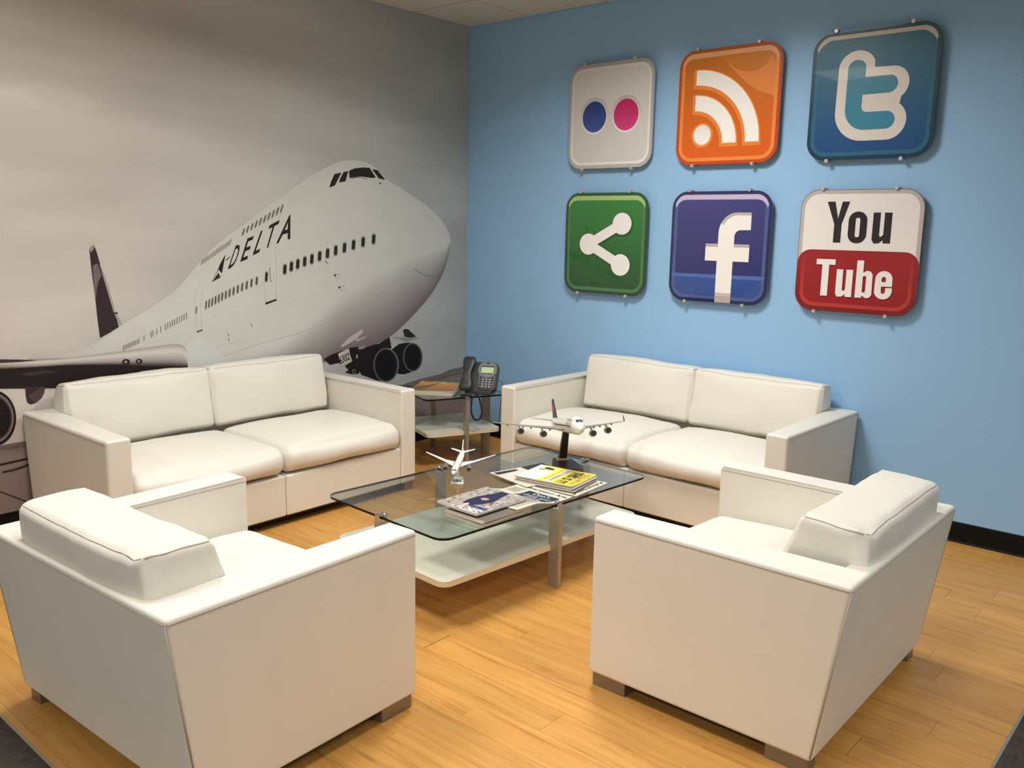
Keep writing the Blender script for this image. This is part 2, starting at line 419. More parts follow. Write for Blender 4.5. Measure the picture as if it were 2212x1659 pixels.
# ------------------------------------------------------------------ seating
def cushion_map(hx, hy, hz, r, puff, seed, wr, taper=0.0, dent=0.0, sag=0.0, side=1):
    """returns f(p in [-1,1]^3) -> 3D point of a plump rounded box"""
    h = Vector((hx, hy, hz))
    def f(p):
        pos = Vector((p[0]*hx, p[1]*hy, p[2]*hz))
        q = Vector([max(-(h[i]-r[i]), min(h[i]-r[i], pos[i])) for i in range(3)])
        d = pos-q
        dn = Vector([d[i]/r[i] for i in range(3)])
        if dn.length > 1e-6:
            dn.normalize(); pos = q+Vector([dn[i]*r[i] for i in range(3)])
        wx = 1-p[0]**2; wy = 1-p[1]**2; wz = 1-p[2]**2
        pos.z += puff[2]*max(0, p[2])*wx**.6*wy**.7
        pos.y += puff[1]*p[1]*wx**.6*wz**.7
        pos.x += puff[0]*p[0]*wy**.6*wz**.7
        if p[1] < 0: pos.y += taper*p[1]*-1*(p[2]*.5+.5) if taper > 0 else 0
        pos.z -= sag*wx*max(0, p[2])
        if dent:
            for sx in (-1, 1):
                if sx != side: continue
                dd = ((p[0]-sx)*hx)**2+((p[1]-1)*hy)**2+((p[2]-.9)*hz)**2
                k = math.exp(-dd/(.045**2)); pos.x -= sx*dent*k; pos.y -= dent*.7*k; pos.z -= dent*.1*k
                d3 = ((p[0]-sx*.84)*hx)**2+((p[1]-.86)*hy)**2
                pos.z -= dent*.9*math.exp(-d3/(.028**2))*max(0, p[2])
        nz = noise.noise_vector(Vector((pos.x*5+seed, pos.y*5, pos.z*7)))*wr + noise.noise_vector(Vector((pos.x*16+seed, pos.y*16, pos.z*16)))*wr*.35
        return pos+nz
    return f

def axis(n, edge):
    a = [0, .3, .6, .85, 1]
    left = [-1+edge*k for k in a]
    mid = [-1+edge+(2-2*edge)*k/n for k in range(1, n)]
    return left+mid+[-x for x in reversed(left)]

def cushion(name, f, mtx, parent, n=(16, 10, 6), e=(.12, .2, .4), pipe=None):
    bm = bmesh.new()
    ax = [axis(n[i], e[i]) for i in range(3)]
    for k in range(3):
        i, j = (k+1) % 3, (k+2) % 3
        for s in (-1, 1):
            g = []
            for a in ax[i]:
                rw = []
                for b_ in ax[j]:
                    p = [0, 0, 0]; p[k] = s; p[i] = a; p[j] = b_
                    rw.append(bm.verts.new(mtx @ f(p)))
                g.append(rw)
            for a in range(len(g)-1):
                for b_ in range(len(g[0])-1):
                    q = [g[a][b_], g[a+1][b_], g[a+1][b_+1], g[a][b_+1]]
                    bm.faces.new(q if s > 0 else q[::-1])
    bmesh.ops.remove_doubles(bm, verts=bm.verts, dist=1e-5)
    o = obj(name, bm, M_leather, parent, smooth=True)
    if pipe:
        bm = bmesh.new()
        for loop in pipe:
            pts = []
            for a, b_ in zip(loop[:-1], loop[1:]):
                for t in range(24):
                    p = [a[k]+(b_[k]-a[k])*t/24 for k in range(3)]
                    pts.append(mtx @ f(p))
            closed = loop[0] == loop[-1]
            if not closed: pts.append(mtx @ f(loop[-1]))
            tube(bm, pts, 0.0016, 6, closed=closed)
        obj('piping', bm, M_piping, o, smooth=True)
    return o

def seat(name, loc, rz, L, D, h, g, ins, at, ncush, label, cat, legs, seed, group=None):
    """local frame: front = -Y, back = +Y, x across"""
    t = empty(name, (loc[0], loc[1], 0), rz); tag(t, label, cat, group)
    w = L/2; fy = -D/2; by = D/2; bt = 0.055
    # outer U shell (arms and back in one)
    topo = [(-w, fy), (-w+at, fy), (-w+at, by-bt), (w-at, by-bt), (w-at, fy), (w, fy), (w, by), (-w, by)]
    boto = [(-w, fy), (-w+at, fy), (-w+at, by-ins-bt), (w-at, by-ins-bt), (w-at, fy), (w, fy), (w, by-ins), (-w, by-ins)]
    bm = bmesh.new()
    prism(bm, [(x, y, g) for x, y in boto], [(x, y, h) for x, y in topo], bev=0.013, seg=4)
    obj('frame', bm, M_leather, t, wn=True)
    # seams: outside top edge and back corners
    bm = bmesh.new(); o_ = 0.0006; zt = h-0.014
    yb = by-ins*(h-zt)/(h-g)
    tube(bm, [(-w-o_, fy+.01, zt), (-w-o_, yb-.01, zt), (-w+.01, yb+o_, zt), (w-.01, yb+o_, zt), (w+o_, yb-.01, zt), (w+o_, fy+.01, zt)], 0.0016, 6)
    for s in (-1, 1):
        tube(bm, [(s*(w-.0025), by-.0032, h-.016), (s*(w-.0025), by-ins-.0028, g+.012)], 0.0026, 6)
        tube(bm, [(s*(w-at-o_), fy+.012, zt), (s*(w-at-o_), by-bt-.01, zt)], 0.0014, 6)
    obj('piping', bm, M_piping, t, smooth=True)
    # seat base (front rail), one upholstered panel per cushion
    iw = w-at-0.001
    sb = 0.255 if cat == 'sofa' else 0.25
    bm = bmesh.new(); n = ncush
    for k in range(n):
        a = -iw+2*iw*k/n+.0012; b_ = -iw+2*iw*(k+1)/n-.0012
        box(bm, a, b_, fy+.004, by-ins-bt-.003, g+.002, sb, bev=0.008, seg=3)
    obj('seat_base', bm, M_leather, t, wn=True)
    bm = bmesh.new(); box(bm, -w+.02, w-.02, fy+.02, by-ins-.02, g-.012, g+.004); obj('dust_cover', bm, M_under, t)
    # seat cushions
    ct = 0.388
    for k in range(n):
        cw = (2*iw-.006)/n; cx = -iw+.003+cw*(k+.5)
        y0 = fy-.006; y1 = by-bt-.16 if cat == 'sofa' else by-bt-.155
        hz = (ct-sb)/2
        fm = cushion_map(cw/2-.001, (y1-y0)/2, hz, (.04, .06, .055), (0.0, .020, .046), seed+k*3.1, .007, sag=0)
        mt = Matrix.Translation((cx, (y0+y1)/2, sb+hz+.001))
        cushion('seat_cushion', fm, mt, t, pipe=None)
    # back cushions
    for k in range(n):
        if cat == 'sofa':
            tot = 2*iw-.03; cw = tot/n; cx = -tot/2+cw*(k+.5); ch = 0.315; cdp = 0.17; ty = by-bt-.083; tilt = -5; zb = ct+.006
        else:
            cw = 2*iw-.045; cx = -.016; ch = 0.295; cdp = 0.285; ty = by-.036-.1425; tilt = -2; zb = ct+.003
        hz = ch/2; fm = cushion_map(cw/2-.002, cdp/2, hz, (.022, .03, .025), ((.004, .030, .014) if cat == 'sofa' else (.004, .014, .010)), seed+20+k*5.3, .008, taper=.02 if cat == 'sofa' else .092, dent=.009 if cat == 'sofa' else .020, side=(-1 if seed < 5 else 1), sag=.0 if cat == 'sofa' else .006)
        mt = Matrix.Translation((cx, ty, zb)) @ Matrix.Rotation(R(tilt), 4, 'X') @ Matrix.Translation((0, 0, hz))
        e1 = .95
        pp = [[(-1, -1, 1), (1, -1, 1), (1, 1, 1), (-1, 1, 1), (-1, -1, 1)]]
        cushion('back_cushion', fm, mt, t, e=(.08, .3, .2), n=(18, 6, 9), pipe=pp)
    for (a, b_, c_, d_) in legs:
        bm = bmesh.new(); box(bm, a, b_, c_, d_, 0.0, g-.0005, bev=0.002); obj('leg', bm, M_steel, t, wn=True)
    return t

def leg_set(w, D, ins, lx=0.06, ly=0.125, i=0.012):
    f_, b_ = -D/2+i, D/2-ins-i
    return [(-w+i, -w+i+lx, f_, f_+ly), (w-i-lx, w-i, f_, f_+ly), (-w+i, -w+i+lx, b_-ly, b_), (w-i-lx, w-i, b_-ly, b_)]

HS = 0.580
seat('sofa', (0.4222+.006, -2.1343), R(91.08), 1.744, 0.833, HS, 0.048, 0.058, 0.108, 2,
     'white leatherette two-seat sofa standing against the airliner mural wall', 'sofa', leg_set(.872, .833, .058), 1.0, 'white two-seat sofas')
seat('sofa', (1.9604, -0.4217-.002), R(-0.73), 1.744, 0.833, HS, 0.048, 0.058, 0.108, 2,
     'white leatherette two-seat sofa standing against the blue wall under the icon signs', 'sofa', leg_set(.872, .833, .058), 9.0, 'white two-seat sofas')
seat('armchair', (2.0774, -3.2584), R(183.0), 0.962, 0.822, 0.5765, 0.046, 0.072, 0.118, 1,
     'white leatherette armchair seen from behind at the left front of the photo', 'armchair', leg_set(.481, .822, .072), 4.0, 'white armchairs')
seat('armchair', (3.2514, -1.8641), R(270.3), 0.962, 0.822, 0.5765, 0.046, 0.072, 0.118, 1,
     'white leatherette armchair at the right with its back towards the open floor', 'armchair', leg_set(.481, .822, .072), 14.0, 'white armchairs')

# ------------------------------------------------------------------ tables
def glass_table(name, loc, rz, gx, gy, gz, gth, sx, sy, sz, sth, label, rad, legw=0.058, legt=0.020, over=0.018):
    t = empty(name, (loc[0], loc[1], 0), rz); tag(t, label, 'table')
    o = rrect(-gx/2, gx/2, -gy/2, gy/2, rad, 10)
    bm = bmesh.new(); prism(bm, [(x, y, gz) for x, y in o], [(x, y, gz+gth) for x, y in o])
    bmesh.ops.recalc_face_normals(bm, faces=bm.faces)
    top = obj('glass_top', bm, M_glass, t)
    top.data.materials.append(M_glassedge)
    for p in top.data.polygons:
        if abs(p.normal.z) < .5: p.material_index = 1
    # shelf with notches around the four legs
    o = rrect(-sx/2, sx/2, -sy/2, sy/2, rad*.75, 8)
    bm = bmesh.new(); prism(bm, [(x, y, sz-sth) for x, y in o], [(x, y, sz) for x, y in o], bev=.0012, seg=1)
    sh = obj('shelf', bm, M_frost, t)
    sh.data.materials.append(M_edge)
    for p in sh.data.polygons:
        if abs(p.normal.z) < .5: p.material_index = 1
    # legs: flat bars set radially at the middle of each side
    for dx, dy in ((1, 0), (-1, 0), (0, 1), (0, -1)):
        hid = name == 'side_table' and dy == -1
        ex = gx/2 if dx else gy/2
        a0 = ex+over-legw; a1 = ex+over
        ang = math.atan2(dy, dx); mt = Matrix.Rotation(ang, 4, 'Z')
        bm = bmesh.new(); box(bm, a0, a1, -legt/2, legt/2, 0, gz-.012, bev=.0015, seg=2, mtx=mt)
        lg = obj('leg', bm, M_alu, t, wn=True)
        bm = bmesh.new()
        box(bm, a0+.008, a1-.004, -legt*.7, legt*.7, gz-.012, gz-.0008, bev=.002, mtx=mt)
        if not hid: box(bm, a0+.008, ex+.009, -legt*.7, legt*.7, gz+gth+.0008, gz+gth+.006, bev=.0015, mtx=mt)
        if not hid: box(bm, ex+.0025, ex+.011, -legt*.7, legt*.7, gz-.010, gz+gth+.006, bev=.0015, mtx=mt)
        if not hid: cyl(bm, mt @ Vector((ex-.014, -legt*.9, gz+gth+.006)), mt.to_3x3() @ Vector((0, 1, 0)), .005, legt*1.8, 12)
        obj('glass_clamp', bm, M_chrome, lg, wn=True)
    return t

CT = (1.900, -1.772); CR = R(-3.2); CZ = 0.350; CG = 0.0095
glass_table('coffee_table', CT, CR, 0.745, 1.262, CZ, CG, 0.69, 1.20, 0.178, 0.024, 'low coffee table with smoked glass top, white shelf and flat metal legs', 0.055)
ST = (0.461, -0.627); SR = R(-21.5); SZ = 0.436
glass_table('side_table', ST, SR, 0.545, 0.545, SZ, CG, 0.50, 0.50, 0.226, 0.024, 'small square glass side table in the corner between the two sofas', 0.045, legw=.055)
TZ = CZ+CG      # coffee table top surface
UZ = SZ+CG      # side table top surface

# ------------------------------------------------------------------ wall mural (flat print on the left wall)
H8 = (0.0029164619, 3.0562618e-05, -2.9592133, -0.00047282678, -0.0020881431, 2.4145024, -0.00034788797, -6.0069018e-05)
def art(u, v, lv):
    """artboard units of the printed picture -> metres on the wall plane"""
    d = H8[6]*u+H8[7]*v+1
    return (0.0022+lv*0.00025, (H8[0]*u+H8[1]*v+H8[2])/d, (H8[3]*u+H8[4]*v+H8[5])/d)
bmm = bmesh.new(); box(bmm, 0.0, 0.002, -5.6, -0.001, 0.0, HC)
mural = obj('wall_mural', bmm, M_wallgrey); tag(mural, 'printed wall mural of a white four-engine airliner on the left wall', 'mural')
sky = Print(lambda u, v, lv: (0.0021, u, v))
def skycol(i, j, p):
    y, z = p
    t = max(0, min(1, (y+3.2)/3.2))
    c = [a+(b_-a)*t for a, b_ in zip(lin((212, 203, 195)), lin((172, 178, 177)))]
    n1 = noise.noise(Vector((y*0.9+z*.35, z*4.2, 1.3)))*.5+noise.noise(Vector((y*2.1+z*.6, z*10, 4.3)))*.25+noise.noise(Vector((y*6+z, z*30, 8.3)))*.06
    k = 1+0.30*n1
    s = max(0, 1-abs(z-(1.93+.10*math.sin(y*1.7)-.06*(y+3)))/.07)*max(0, min(1, (-2.3-y)*1.6)); k += .16*s*(0.7+noise.noise(Vector((y*5, z*22, 0))))
    return tuple(min(1, v*k) for v in c)
NY, NZ = 260, 110
sky.grid([[(-5.6+5.599*j/NY, 0.10+(HC-.10)*i/NZ) for j in range(NY+1)] for i in range(NZ+1)], skycol)
# ground
Z1 = lambda x, y: (x/2.1067, 300+y/2.1067)
Z2 = lambda x, y: (400+x/3.687, 400+y/3.687)
Z3 = lambda x, y: (x/2.764, 500+y/2.764)
mu = Print(art, .002)
top = [(-900, 1040), (0, 962), (40, 955), (300, 910), (600, 870), (850, 838), (880, 827), (905, 819), (930, 813), (955, 807), (965, 801), (980, 796), (992, 795), (1004, 788)]
bot = [(p[0], p[1]+28) for p in top]
mu.band(top, bot, (118, 104, 100), 1, closed=False, col2=(150, 134, 130))
b2 = [(p[0], max(p[1]+28, 1250-abs(p[0])*.32 if p[0] >= 0 else 1300)) for p in top]
mu.band(bot, b2, (150, 134, 130), 1, closed=False, col2=(132, 114, 110))
mu.stroke([(880, 833), (930, 822), (985, 808), (1005, 804)], 3, (112, 96, 92), 2)
mu.stroke([(-40, 968), (20, 968), (60, 962)], 6, (112, 100, 96), 2)
mu.stroke([(-60, 1010), (0, 1004), (62, 990)], 5, (58, 42, 38), 2)
mu.stroke([(5, 1020), (30, 1015), (64, 1003)], 5, (64, 48, 44), 2)
mu.stroke([(-60, 1080), (0, 1062), (80, 1092)], 4, (74, 60, 54), 2)
# far engine behind the nose
BLK = (22, 17, 18)
def engine(c, rx, ry, body, lv):
    mu.poly([Z2(*p) for p in body], BLK, lv)
    e1 = [Z2(*p) for p in arc(c[0], c[1], rx, ry, 0, 352, 44)]; e2 = [Z2(*p) for p in arc(c[0]-2, c[1], rx-9, ry-9, 0, 352, 44)]; e3 = [Z2(*p) for p in arc(c[0]-4, c[1], rx-22, ry-22, 0, 352, 44)]
    mu.poly(e1, (34, 28, 28), lv+1)
    mu.band(e1, e2, (150, 146, 140), lv+2, col2=(70, 64, 62)); mu.poly(e3, (14, 11, 12), lv+2)
mu.poly([Z2(*p) for p in ((1640, 1208), (1870, 1214), (1760, 1247))], (146, 142, 138), 2)
mu.poly([Z2(*p) for p in ((1732, 1155), (1745, 1145), (1772, 1146), (1838, 1206), (1790, 1214), (1745, 1205))], (44, 38, 40), 3)
engine((1812, 1370), 78, 114, [(1640, 1310), (1700, 1265), (1760, 1254), (1812, 1255), (1812, 1484), (1740, 1506), (1680, 1500)], 3)
mu.poly([Z2(*p) for p in ((1540, 1262), (1625, 1210), (1642, 1300), (1500, 1300), (1430, 1280))], (30, 24, 26), 4)
engine((1598, 1432), 100, 135, [(1420, 1292), (1500, 1280), (1600, 1296), (1600, 1567), (1520, 1552), (1400, 1510), (1360, 1440)], 5)
# fin
mu.poly([Z3(*p) for p in ((560, 80), (545, 90), (532, 110), (545, 230), (570, 420), (580, 520), (596, 636), (650, 606), (708, 570), (690, 500), (640, 330), (600, 205), (575, 120))], (54, 38, 42), 2)
mu.poly([Z3(*p) for p in ((552, 205), (580, 190), (604, 262), (585, 300), (576, 345), (568, 420), (560, 320))], (120, 102, 108), 3)
mu.poly([Z3(*p) for p in ((592, 196), (602, 205), (645, 322), (686, 470), (728, 553), (712, 560), (676, 480), (632, 330))], (168, 160, 160), 3)
mu.poly([Z3(*p) for p in ((530, 105), (548, 84), (562, 82), (560, 100), (545, 125))], (150, 144, 142), 3)
mu.poly([Z3(*p) for p in ((678, 484), (700, 482), (704, 490), (682, 494))], (50, 40, 44), 4)
# fuselage
TB = [((60, 772), (60, 776)), ((150, 760), (150, 773)), ((217, 734), (217, 765)), ((266, 699), (264, 760)), ((332, 659), (326, 754)), ((385, 619), (380, 770)), ((430, 566), (430, 792)), ((475, 521), (480, 802)), ((522, 487), (540, 810)), ((570, 450), (600, 812)), ((612, 420), (650, 800)),
      ((665, 383), (700, 782)), ((703, 362), (735, 762)), ((731, 350), (765, 754)), ((759, 346), (792, 749)), ((788, 350), (815, 741)), ((812, 364), (836, 731)), ((833, 386), (860, 712)), ((869, 409), (890, 683)), ((911, 437), (921, 648)), ((940, 462), (945, 612)), ((960, 486), (961, 577)), ((969, 505), (969, 545)), ((972, 521), (972, 523))]
T_ = catmull([p[0] for p in TB], 5); B_ = catmull([p[1] for p in TB], 5)
NR = 36
rows = [[(a[0]+(c[0]-a[0])*i/NR, a[1]+(c[1]-a[1])*i/NR) for a, c in zip(T_, B_)] for i in range(NR+1)]
fl, fd, fw = lin((208, 208, 202)), lin((92, 72, 80)), lin((190, 188, 180))
def fus(i, j, p):
    t = i/NR; x = p[0]
    k = max(0, min(1, (x-420)/480)); t0 = .95-.42*k**1.3
    s = max(0, min(1, (t-t0)/(1.0-t0+.02))); s = s**.8*min(1, k*2.2)
    c = [a+(b_-a)*(.9*s) for a, b_ in zip(fl, fd)]
    g = 1-.10*max(0, (t-.5))*(1-k) - .06*max(0, .15-t)*4
    fade = max(0, min(1, (x-60)/170)); sk = lin((193, 185, 176))
    g += .03*noise.noise(Vector((x*.02, p[1]*.03, 3)))
    return tuple((v*g)*fade+s_*(1-fade) for v, s_ in zip(c, sk))
mu.grid(rows, fus, 8)
# belly reflections, nose bay and placard
mu.poly([Z2(*p) for p in ((1235, 1280), (1300, 1215), (1400, 1148), (1418, 1165), (1370, 1215), (1300, 1262), (1250, 1290))], (196, 182, 180), 9)
mu.poly([Z2(*p) for p in ((1345, 1230), (1430, 1205), (1440, 1212), (1370, 1245))], (186, 170, 170), 9)
mu.stroke([Z2(*p) for p in ((1820, 660), (1860, 695), (1920, 722), (1980, 722))], .9, (60, 48, 50), 9)
mu.stroke([Z2(*p) for p in ((300, 1360), (600, 1260), (900, 1180), (1200, 1060), (1500, 900), (1810, 665))], .7, (164, 156, 152), 9)
mu.stroke([Z2(*p) for p in ((0, 1330), (200, 1300), (420, 1240))], .6, (170, 166, 160), 9)
mu.poly([Z2(*p) for p in ((1100, 1385), (1170, 1345), (1290, 1305), (1290, 1400), (1150, 1430))], (30, 22, 24), 9)
mu.poly([Z2(*p) for p in ((1290, 1296), (1380, 1285), (1430, 1300), (1400, 1400), (1380, 1500), (1330, 1505), (1270, 1490), (1300, 1470), (1268, 1440), (1330, 1400))], (26, 20, 22), 10)
mu.poly([Z2(*p) for p in arc(1340, 1485, 16, 20, 0, 350, 14)], (120, 112, 106), 11)
mu.poly([Z2(*p) for p in arc(1340, 1485, 9, 12, 0, 350, 12)], (24, 20, 20), 12)
mu.poly([Z2(*p) for p in ((1360, 1350), (1372, 1352), (1368, 1380), (1357, 1378))], (170, 168, 160), 11)
mu.poly([Z2(*p) for p in ((1375, 1290), (1430, 1272), (1425, 1300), (1380, 1310))], (150, 138, 138), 11)
mu.poly([Z2(*p) for p in ((1213, 1342), (1300, 1298), (1318, 1408), (1240, 1442))], (192, 190, 180), 12)
mu.text('6302', [Z2(1230, 1428), Z2(1308, 1388), Z2(1300, 1328), Z2(1222, 1368)], (32, 26, 26), 13, .015)
# wing and fairing
mu.poly([(398, 748), (412, 737), (428, 728), (446, 736), (468, 755), (492, 780), (500, 830), (400, 830)], (208, 210, 206), 9)
wt = catmull([(-900, 790), (-300, 780), (0, 777), (83, 777), (145, 773), (217, 764), (264, 758), (326, 749), (375, 743), (394, 746), (402, 757)], 4)
wb = catmull([(-900, 835), (-300, 806), (0, 797), (83, 793), (145, 789), (217, 788), (264, 788), (326, 789), (375, 791), (396, 792), (405, 792)], 4)
rows = [[(a[0]+(c[0]-a[0])*i/10, a[1]+(c[1]-a[1])*i/10) for a, c in zip(wt, wb)] for i in range(11)]
wc = [lin(c_) for c_ in ((172, 164, 158), (186, 180, 174), (206, 202, 196), (214, 211, 205), (208, 205, 198), (196, 192, 186), (186, 180, 175), (172, 165, 160), (150, 140, 136), (112, 98, 96), (58, 42, 42))]
mu.grid(rows, lambda i, j, p: wc[i] if p[0] > 60 else tuple(a*(.82+.18*max(0, min(1, (p[0]+20)/80))) for a in wc[i]), 10)
mu.poly([(-300, 782), (0, 776), (40, 776.5), (82, 778.5), (40, 782), (0, 784), (-300, 792)], (70, 50, 50), 11)
mu.poly([(-900, 832), (-300, 803), (0, 797), (145, 789), (253, 788), (404, 792), (404, 815), (260, 825), (127, 838), (0, 839), (-300, 846), (-900, 868)], (34, 24, 24), 11)
mu.poly([(40, 808), (90, 800), (130, 802), (60, 812)], (62, 50, 50), 12)
mu.poly([Z3(*p) for p in ((148, 925), (268, 925), (262, 960), (245, 995), (212, 1022), (180, 1031), (160, 1018), (153, 985))], (58, 42, 44), 12)
mu.poly([Z3(*p) for p in ((165, 980), (250, 925), (262, 930), (258, 965), (235, 1002), (205, 1024))], (82, 66, 68), 13)
for cx, cy, rr in ((750, 779, 24), (828, 775, 20)):
    mu.poly([Z3(*p) for p in arc(cx, cy, rr, rr*.8, 0, 345, 16)], (44, 34, 34), 12)
    mu.poly([Z3(*p) for p in arc(cx-2, cy-1, rr*.4, rr*.35, 0, 330, 10)], (150, 144, 138), 13)
# near engine at the left edge
for k, (sc_, col) in enumerate(((1.0, (28, 20, 20)), (.90, (120, 108, 104)), (.80, (60, 48, 48)), (.74, (18, 12, 13)))):
    mu.poly(arc(-14, 903, 48*sc_, 60*sc_, 0, 352, 44), col, 12+k)
for a in range(0, 360, 15):
    mu.stroke([(-14+8*math.cos(R(a)), 903+10*math.sin(R(a))), (-14+34*math.cos(R(a+12)), 903+43*math.sin(R(a+12)))], 1.6, (46, 36, 38), 16)
# lettering and windows
DK = (34, 28, 24)
for ch, qd in (('D', ((335, 670), (392, 645), (447, 462), (398, 484))), ('E', ((434, 612), (490, 590), (545, 403), (492, 425))), ('L', ((532, 560), (585, 535), (655, 345), (598, 366))), ('T', ((620, 512), (682, 484), (750, 276), (668, 320))), ('A', ((720, 467), (834, 427), (866, 220), (796, 254)))):
    mu.text(ch, [Z2(*p) for p in qd], DK, 10, .012)
mu.poly([Z2(*p) for p in ((320, 593), (356, 567), (354, 576), (318, 603))], DK, 10)
mu.poly([Z2(*p) for p in ((205, 775), (318, 548), (289, 703), (268, 666))], (96, 88, 80), 10)
mu.poly([Z2(*p) for p in ((268, 640), (318, 548), (289, 703), (262, 672))], DK, 11)
mu.poly([Z2(*p) for p in ((207, 773), (262, 697), (279, 734))], (52, 45, 40), 11)
def win(c, w, h, sk, lv=10, cin=(40, 36, 34), cout=(146, 144, 138)):
    for s_, col, l2 in ((1.25, cout, lv), (.95, cin, lv+1)):
        o = rrect(-w*s_, w*s_, -h*s_, h*s_, w*s_*.9, 3)
        mu.poly([Z2(c[0]+x-y*sk, c[1]+y) for x, y in o], col, l2)
for c_ in ((790, 670), (842, 648), (893, 628), (948, 608), (1005, 588), (1067, 565), (1130, 543), (1195, 520), (1265, 498), (1337, 475), (1413, 452), (1497, 430)):
    win(c_, 13, 37, .06)
win((643, 730), 10, 36, .06)
for k, c_ in enumerate(((163, 955), (187, 943), (212, 930), (238, 915), (264, 902), (291, 888), (320, 873), (350, 858), (382, 843), (415, 828), (450, 812), (486, 797), (524, 779), (566, 762))):
    win(c_, 5.5+k*.2, 30, .08, cin=(92, 86, 80), cout=(158, 154, 148))
win((85, 995), 4.5, 27, .08, cin=(112, 106, 100), cout=(166, 162, 156))
for k in range(10):
    t = k/9; win((460+305*t, 372-185*t), 6.5, 26+4*t, .30, cin=(110, 104, 98), cout=(172, 168, 162))
for k in range(13):
    t = k/12; win((130+225*t, 612-157*t), 3.6, 24, .32, cin=(132, 126, 120), cout=(178, 174, 168))
def w3(x, y, h=20): mu.poly([Z3(x-2.4, y+h), Z3(x-3, y-h+2), Z3(x+2.4, y-h), Z3(x+3, y+h-3)], (128, 120, 114), 10)
for k in range(10): w3(985+125*k/9, 570-66*k/9)
for x, y in ((899, 614), (910, 609), (934, 597), (957, 585)): w3(x, y)
w3(858, 637, 17)
for k in range(10): w3(735+92*k/9, 696-42*k/9, 16)
mu.poly([Z2(*p) for p in ((634, 936), (723, 904), (726, 918), (637, 952))], DK, 10)
mu.poly([Z2(*p) for p in ((88, 1164), (135, 1147), (138, 1156), (91, 1174))], (70, 62, 56), 10)
mu.stroke([Z2(*p) for p in ((672, 655), (670, 700), (680, 775))], 1.8, (128, 120, 114), 10)
for pts in (((618, 760), (632, 870), (640, 935)), ((715, 490), (722, 640), (722, 905)), ((140, 810), (118, 900), (132, 1150)), ((84, 830), (72, 930), (88, 1160))):
    mu.stroke([Z2(*p) for p in pts], .5, (176, 172, 166), 10)
for x, y in ((1190, 718), (1224, 815)):
    mu.poly([Z2(*p) for p in arc(x, y, 8, 9, 0, 330, 8)], DK, 10); mu.stroke([Z2(x, y-6), Z2(x+38, y-10)], .8, (90, 84, 78), 10); mu.stroke([Z2(x+5, y+22), Z2(x+48, y+20)], .7, (150, 144, 138), 10)
mu.stroke([Z2(1110, 604), Z2(1128, 618), Z2(1134, 630)], 3, (150, 144, 136), 10)
for x, y in ((340, 1190), (342, 1230), (525, 1115)): mu.stroke([Z2(x-6, y-14), Z2(x+6, y+14)], 1.6, (120, 112, 106), 10)
for qd in (((1497, 222), (1503, 198), (1520, 160), (1552, 153), (1522, 212)), ((1541, 199), (1546, 180), (1562, 151), (1583, 146), (1570, 193)), ((1588, 178), (1586, 145), (1612, 134), (1650, 130), (1680, 132), (1708, 176), (1690, 178), (1640, 171)), ((1691, 138), (1716, 143), (1752, 187), (1722, 180))):
    mu.poly([Z1(*p) for p in qd], (36, 30, 28), 10)
mu.stroke([Z1(1595, 180), Z1(1635, 174), Z1(1670, 184)], 1.2, (90, 84, 80), 11)
mu.poly([Z1(*p) for p in ((1726, 196), (1731, 199), (1728, 209), (1724, 206))], (60, 52, 48), 10)
sky.build('printed_sky', M_print, mural)
o = mu.build('printed_airliner', M_print, mural); o['label'] = 'printed white airliner with dark lettering and windows'

# ------------------------------------------------------------------ icon signs on the blue wall
SW, SH = 0.612, 0.617
def sign(name, label, x0, z0, draw, edgecol):
    t = empty(name, (x0+SW/2, 0, z0)); tag(t, label, 'sign', 'square icon signs on the blue wall')
    rad = 0.095
    o = rrect(-SW/2, SW/2, 0, SH, rad, 12)
    bm = bmesh.new(); prism(bm, [(x, -0.032, z) for x, z in o], [(x, -0.040, z) for x, z in o], bev=.0012, seg=1)
    bk = obj('panel', bm, mat(name+'_acrylic', edgecol, rough=.15, coat=1.0), t)
    P_ = Print(lambda u, v, lv: ((u-.5)*SW, -0.0402-lv*0.0003, v*SH))
    draw(P_)
    P_.build('printed_icon', M_sign, t)
    for bx in (.181, .776):
        for bz in (1.008, -.006):
            px = (bx-.5)*SW; pz = bz*SH
            bm = bmesh.new()
            cyl(bm, (px, 0, pz), (0, -1, 0), .0085, .034, 20)
            cyl(bm, (px, -.040, pz), (0, -1, 0), .0098, .010, 20, bev=.0015)
            cyl(bm, (px, -.030, pz), (0, -1, 0), .005, .012, 12)
            obj('standoff', bm, M_cap, t, smooth=False)
    return t

def base_art(P_, c_top, c_bot, rim, hi, hilo, rr=.152):
    o = rrect(0.004, .996, .004, .996, rr, 12); P_.poly(o, c_bot, 0, col2=c_top)
    a = rrect(.030, .970, .030, .970, rr-.024, 12); b_ = rrect(.062, .938, .062, .938, rr-.05, 12)
    n = len(a)
    P_.poly(o, rim[1], 1, col2=rim[0])
    P_.poly(a, c_bot, 2, col2=c_top)
    # bevel highlight: bright band on top, paler band below
    P_.band(a, b_, hilo, 3)
    t_o = arc(.852, .852, .118, .118, 12, 90, 12)+arc(.148, .852, .118, .118, 90, 168, 12)
    t_i = arc(.846, .834, .112, .092, 12, 90, 12)+arc(.154, .834, .112, .092, 90, 168, 12)
    P_.band(t_o, t_i, hi, 4, closed=False)

